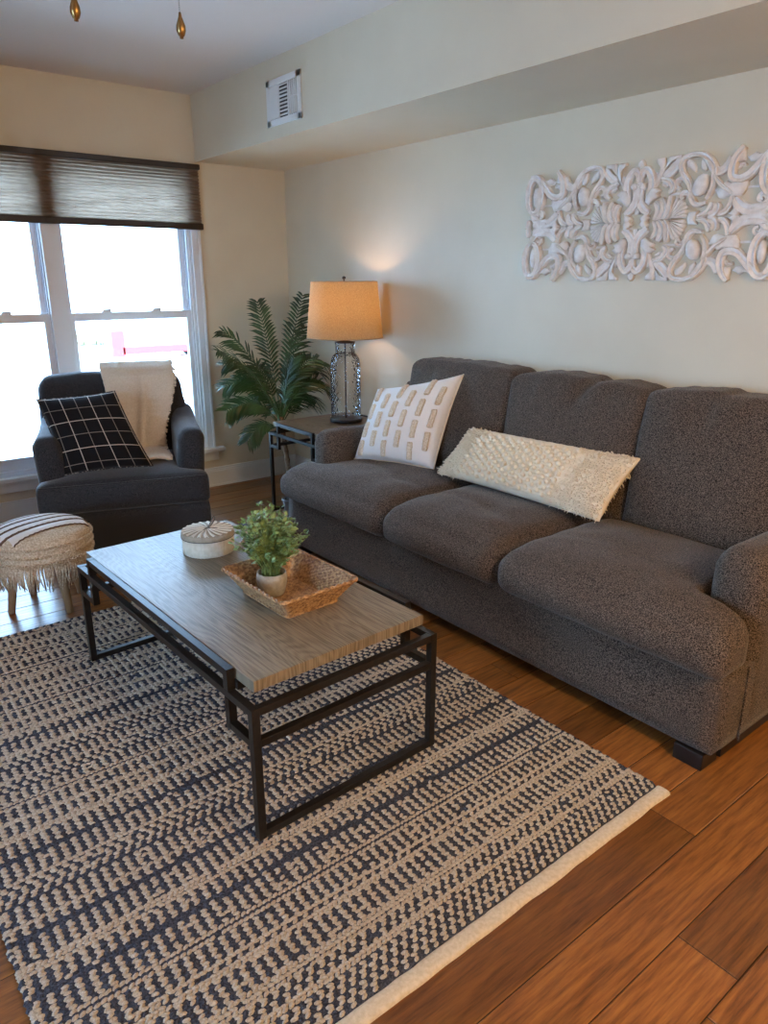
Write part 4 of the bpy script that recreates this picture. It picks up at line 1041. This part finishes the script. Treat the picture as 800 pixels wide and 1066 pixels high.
# ================================================================ THINGS ON THE COFFEE TABLE
TZ = .4905
def build_box():
    t = empty('lidded_box', (1.105, 2.50, TZ)); tag(t, 'round cream ribbed box with starburst lid and string loop on the coffee table', 'box')
    R = .098; n = 144
    mb = MB(); mb.lathe([(0, 0), (R*.98, 0), (R, .003), (R, .068), (R*.96, .068), (0, .066)], n=n, fn=lambda r, z, th: r*(1+(.010*sin(th*48) if r > R*.9 else 0)))
    mb.build('body', M['boxwhite'], t, True)
    mb = MB(); mb.lathe([(R*1.03, .062), (R*1.045, .066), (R*1.045, .078), (R*1.02, .0835), (R*.5, .088), (0, .089)], n=n, fn=None)
    lid = mb.build('lid', mat('dark_straw_lid', (.30, .26, .19), .85, col2=(.38, .33, .25), scale=60), t, True)  # straw base darker than the strips, so the starburst stands out
    mb = MB()
    for k in range(20):
        a = 2*pi*k/20; r1 = .014; r2 = R*.99
        vs = []
        for i in range(9):
            r = r1+(r2-r1)*i/8; aw = .085; b = a+.5*(i/8)**1.5*.35
            zc = .0835+.0055*(1-r/R)+.001
            for da, dz in ((-aw, 0), (0, .0035), (aw, 0)): vs.append((r*cos(b+da), r*sin(b+da), zc+dz))
        mb.add(vs, [(i*3+k2, (i+1)*3+k2, (i+1)*3+k2+1, i*3+k2+1) for i in range(8) for k2 in range(2)])
    fix_normals(mb.build('starburst_weave', mat('pale_straw', (.74, .70, .60), .6), lid, True))
    mb = MB(); mb.lathe([(R*1.048, .063), (R*1.052, .0645), (R*1.048, .066)], n=72); mb.tube([(.0, 0, .090), (.012, .004, .102), (.026, .010, .120), (.036, .013, .128), (.040, .010, .126), (.034, .006, .114), (.016, .0, .098), (0, 0, .091)], .0018, 6)
    mb.tube([(0, 0, .091), (-.012, -.012, .093), (-.026, -.018, .092)], .0016, 6); mb.tube([(0, 0, .091), (.014, -.016, .093), (.03, -.026, .091)], .0016, 6)
    mb.build('string_loop', mat('grey_cord', (.10, .09, .085), .8), lid, True)
build_box()
mb = MB(); mb.tube([(0, 0, .008), (.05, .055, .0095), (.10, .125, .012)], [.0055, .0065, .0055], 8); mb.blob((.102, .128, .013), .010, .010, .010, 8, 6)
o = mb.build('wooden_stick', mat('pale_stick', (.42, .34, .25), .6, col2=(.1, .08, .06), scale=60, lo=.5, hi=.6), None, True); o.location = (1.195, 2.435, TZ-.002)
tag(o, 'short pale stick lying on the coffee table right of the round box', 'stick')

def build_tray():
    ang = radians(2.5); org = (1.125, 1.93, TZ); t = empty('wicker_tray', org, ang); tag(t, 'rectangular brown wicker tray basket with flared sides on the coffee table', 'basket')
    BX, BY, TX, TY, H = .098, .135, .147, .185, .076
    mb = MB(); vs = []; per = 240; rows = 14
    def ring(hx, hy, s):
        # point on a rounded rectangle
        P = []
        r = .018; L = 0
        n = per
        tot = 4*(hx+hy)
        for k in range(n):
            d = tot*k/n
            if d < 2*hx: p = (-hx+d, -hy)
            elif d < 2*hx+2*hy: p = (hx, -hy+(d-2*hx))
            elif d < 4*hx+2*hy: p = (hx-(d-2*hx-2*hy), hy)
            else: p = (-hx, hy-(d-4*hx-2*hy))
            cxp = max(-hx+r, min(hx-r, p[0])); cyp = max(-hy+r, min(hy-r, p[1])); dv = Vector((p[0]-cxp, p[1]-cyp))
            if dv.length > 1e-6 and abs(p[0]) > hx-r and abs(p[1]) > hy-r: dv = dv.normalized()*r
            P.append((cxp+dv.x, cyp+dv.y, dv.normalized() if dv.length > 0 else Vector((0, 0))))
        return P
    th = .004
    for side in (1, -1):
        B = len(vs)
        for i in range(rows*2+1):
            s = i/(rows*2); s2 = s**1.1; hx = BX+(TX-BX)*s2; hy = BY+(TY-BY)*s2; R_ = ring(hx, hy, s)
            for k, (x, y, nn) in enumerate(R_):
                w = .0028*sin(2*pi*k/5)*(1 if (i//2) % 2 else -1)*abs(sin(pi*(i+.5)/2)) if 0 < i < rows*2 else 0
                o_ = side*th/2+w+(.001*(i % 2))*side
                vs.append((x+nn.x*o_, y+nn.y*o_, .004+H*s))
        for i in range(rows*2):
            for k in range(per):
                q = (B+i*per+k, B+i*per+(k+1) % per, B+(i+1)*per+(k+1) % per, B+(i+1)*per+k); mb.f.append(q if side == 1 else q[::-1]); mb.m.append(0)
    mb.v = vs
    mb.build('woven_sides', M['wicker'], t, True)
    mb = MB(); nx, ny = 60, 84; vs = []
    for i in range(nx+1):
        for j in range(ny+1): vs.append((-BX+2*BX*i/nx, -BY+2*BY*j/ny, .005+.0022*sin(i*pi/2)*sin(j*pi/2+.4)))
    mb.add(vs, [(i*(ny+1)+j, (i+1)*(ny+1)+j, (i+1)*(ny+1)+j+1, i*(ny+1)+j+1) for i in range(nx) for j in range(ny)]); b = mb.build('woven_bottom', M['wicker'], t, True)
    sd = b.modifiers.new('thick', 'SOLIDIFY'); sd.thickness = .003; sd.offset = -1
    mb = MB()
    for (hx, hy, z, r) in ((TX, TY, H+.005, .0055), (BX+.002, BY+.002, .005, .0045)):
        R_ = ring(hx, hy, 1)
        for ph in (0, pi):
            mb.tube([(x+r*.6*cos(k*.7+ph), y+r*.6*sin(k*.7+ph)*.5, z+r*.6*sin(k*.7+ph)) for k, (x, y, nn) in enumerate(R_+R_[:1])], r*.7, 6, caps=False)
    mb.build('braided_rim', M['wicker'], t, True)
build_tray()
# small potted plant in the tray
def build_plant():
    px, py, pz = 1.085, 1.972, TZ+.008; t = empty('potted_plant', (px, py, pz)); tag(t, 'small leafy green plant in grey cement pot standing in the wicker tray', 'plant')
    mb = MB(); prof = [(0, 0), (.036, 0), (.040, .003), (.049, .035), (.051, .060), (.048, .078), (.044, .078), (.045, .060), (0, .058)]
    mb.lathe(prof, n=48, fn=lambda r, z, th: r*(1+.006*sin(th*24)) if r > .03 else r); mb.build('pot', M['stone'], t, True)
    rnd = random.Random(12); st = MB(); lf = MB()
    for k in range(120):
        a = rnd.uniform(0, 2*pi); e = rnd.random()**.7; R = .122*e; h = .215*sqrt(max(.02, 1-e*e*.75))*rnd.uniform(.8, 1.1)
        p0 = Vector((.03*cos(a)*rnd.random(), .03*sin(a)*rnd.random(), .062)); p2 = Vector((R*cos(a), R*sin(a), .075+h)); p1 = Vector((p2.x*.35, p2.y*.35, .06+h*.7))
        pts = [p0.lerp(p1, s).lerp(p1.lerp(p2, s), s) for s in [i/7 for i in range(8)]]
        st.tube(pts, [.0016]*4+[.0011]*4, 4)
        for i in range(2, 8):
            for q in range(2):
                b = rnd.uniform(0, 2*pi); d = Vector((cos(b), sin(b), rnd.uniform(-.2, .8))).normalized(); c = pts[i]+d*.004; L = rnd.uniform(.012, .019); wd = L*.42
                sdv = d.cross(Vector((rnd.uniform(-1, 1), rnd.uniform(-1, 1), 1))).normalized(); up = sdv.cross(d)*.15*L
                lf.add([c, c+d*L*.35+sdv*wd, c+d*L*.8+sdv*wd*.8, c+d*L*1.1, c+d*L*.8-sdv*wd*.8, c+d*L*.35-sdv*wd, c+d*L*.55+up], [(0, 1, 6), (1, 2, 6), (2, 3, 6), (3, 4, 6), (4, 5, 6), (5, 0, 6)])
    st.build('stems', M['leafs'], t, True); f = lf.build('foliage', M['leafs'], t); 
    mb = MB(); mb.lathe([(0, .062), (.044, .060)], n=24); mb.build('moss', M['leafs'], t, True)
build_plant()
mb = MB(); mb.box(-.072, .072, -.018, .018, .0, .014, .004)
for k in range(6):
    for j in range(2): mb.box(-.055+k*.018, -.045+k*.018, -.010+j*.012, -.003+j*.012, .014, .0155)
o = mb.build('remote_control', M['black']); o.location = (1.135, 1.835, TZ+.012); o.rotation_euler = (0, 0, radians(3)); tag(o, 'slim glossy black remote lying along the near side inside the wicker tray', 'remote')

# ================================================================ PALM
def build_palm():
    px, py = 2.365, 3.975; t = empty('potted_palm', (px, py, 0)); tag(t, 'tall leafy palm with arching green fronds in the room corner behind the end table', 'palm')
    O = Vector((px, py, 0))
    mb = MB(); mb.lathe([(0, 0.0), (.044, 0.0), (.060, .105), (.066, .108), (.066, .118), (.058, .118), (.055, .10), (0, .098)], n=32); mb.build('pot', mat('grey_nursery_pot', (.14, .15, .17), .5), t, True)
    mb = MB(); mb.lathe([(0, .106), (.057, .104)], n=24); rnd = random.Random(3)
    for k in range(60):
        a = rnd.uniform(0, 6.28); r = .052*sqrt(rnd.random()); mb.blob((r*cos(a), r*sin(a), .108), .005, .005, .004, 5, 3)
    mb.build('soil', M['soil'], t, True)
    tp = [Vector(p)-O for p in ((2.365, 3.975, .10), (2.395, 4.04, .22), (2.43, 4.125, .36), (2.455, 4.205, .50), (2.475, 4.26, .62))]
    mb = MB(); L = []
    for i in range(len(tp)-1):
        for k in range(8): L.append(tp[i].lerp(tp[i+1], k/8))
    mb.tube(L, [.0155+.003*(k % 3 == 0) for k in range(len(L))], 10); mb.build('trunk', M['trunk'], t, True)
    T = tp[-1]
    fr = [  # start height factor, tip (world), lift, width
        ((2.46, 4.22, .56), (1.99, 4.12, 1.085), .20, .085), ((2.47, 4.24, .60), (2.17, 4.42, 1.175), .20, .09),
        ((2.48, 4.27, .64), (2.475, 4.50, 1.345), .10, .09), ((2.48, 4.27, .64), (2.80, 4.45, 1.385), .12, .10),
        ((2.48, 4.27, .62), (2.84, 4.50, 1.17), .16, .10), ((2.47, 4.24, .58), (2.88, 4.30, .93), .36, .12),
        ((2.47, 4.24, .58), (2.90, 4.42, .86), .34, .12), ((2.47, 4.24, .58), (2.90, 4.26, .74), .30, .12), ((2.46, 4.23, .56), (2.86, 4.40, .66), .24, .11), ((2.46, 4.23, .56), (2.12, 4.30, .98), .26, .10), ((2.46, 4.23, .56), (2.10, 4.30, .84), .26, .10),
        ((2.47, 4.24, .58), (2.86, 4.32, .80), .26, .11), ((2.46, 4.22, .54), (2.07, 4.22, .70), .20, .10),
        ((2.46, 4.22, .50), (2.17, 4.17, .50), .16, .085), ((2.46, 4.23, .54), (2.22, 4.48, .62), .18, .09),
        ((2.47, 4.25, .58), (2.22, 4.32, .88), .20, .09), ((2.47, 4.25, .54), (2.93, 4.52, .60), .18, .09),
        ((2.47, 4.26, .56), (2.83, 4.62, .82), .22, .11), ((2.47, 4.25, .58), (2.45, 4.62, .92), .25, .10),
        ((2.47, 4.25, .56), (2.70, 4.34, .70), .25, .10), ((2.47, 4.27, .52), (2.60, 4.60, .60), .2, .09),
        ((2.47, 4.25, .56), (2.62, 4.30, .98), .12, .09), ((2.47, 4.25, .56), (2.31, 4.28, .74), .18, .09)]
    for k, (a, b, lift, wd) in enumerate(fr):
        rnd = random.Random(50+k); roll = (.6 if b[0] < 2.4 else (-.35 if b[0] > 2.7 else .2))+rnd.uniform(-.2, .2); P0 = Vector(a)-O; P2 = Vector(b)-O; P1 = P0.lerp(P2, .45)+Vector((0, 0, lift))
        N_ = 30; pts = [P0.lerp(P1, s/N_).lerp(P1.lerp(P2, s/N_), s/N_) for s in range(N_+1)]
        mb = MB(); mb.tube(pts, [.0042*(1-.75*i/N_) for i in range(N_+1)], 5)
        for i in range(7, N_+1):
            s = i/N_; tn = (pts[min(i+1, N_)]-pts[i-1]).normalized(); side = tn.cross(Vector((0, 0, 1)))
            if side.length < .2: side = Vector((1, .3, 0))
            side.normalize(); upv = side.cross(tn).normalized(); rl = roll; side, upv = side*cos(rl)+upv*sin(rl), upv*cos(rl)-side*sin(rl)
            Lf = wd*1.35*(sin(pi*min(1, (s-.18)/.9))**.5)*rnd.uniform(.9, 1.1)+.015
            for sg in (-1, 1):
                d = (side*sg*.75+tn*.80+upv*rnd.uniform(-.45, .15)).normalized(); w = upv.cross(d).normalized()*.0082
                dr = Vector((0, 0, -1)); p = pts[i]
                q1 = p+d*Lf*.33; q2 = p+d*Lf*.7+dr*Lf*.07; q3 = p+d*Lf+dr*Lf*.22; uo = upv*.0022
                q1, q2, q3 = [Vector((min(q.x, 2.975-px), min(q.y, 4.93-py), q.z)) for q in (q1, q2, q3)]
                mb.add([p-w*.4, p+w*.4, q1+w, q1-w, q2+w*.8, q2-w*.8, q3, q1-uo, q2-uo], [(0, 1, 2, 7), (0, 7, 3), (7, 2, 4, 8), (3, 7, 8, 5), (8, 4, 6), (5, 8, 6)])
        mb.build('frond', M['palm'], t)
build_palm()
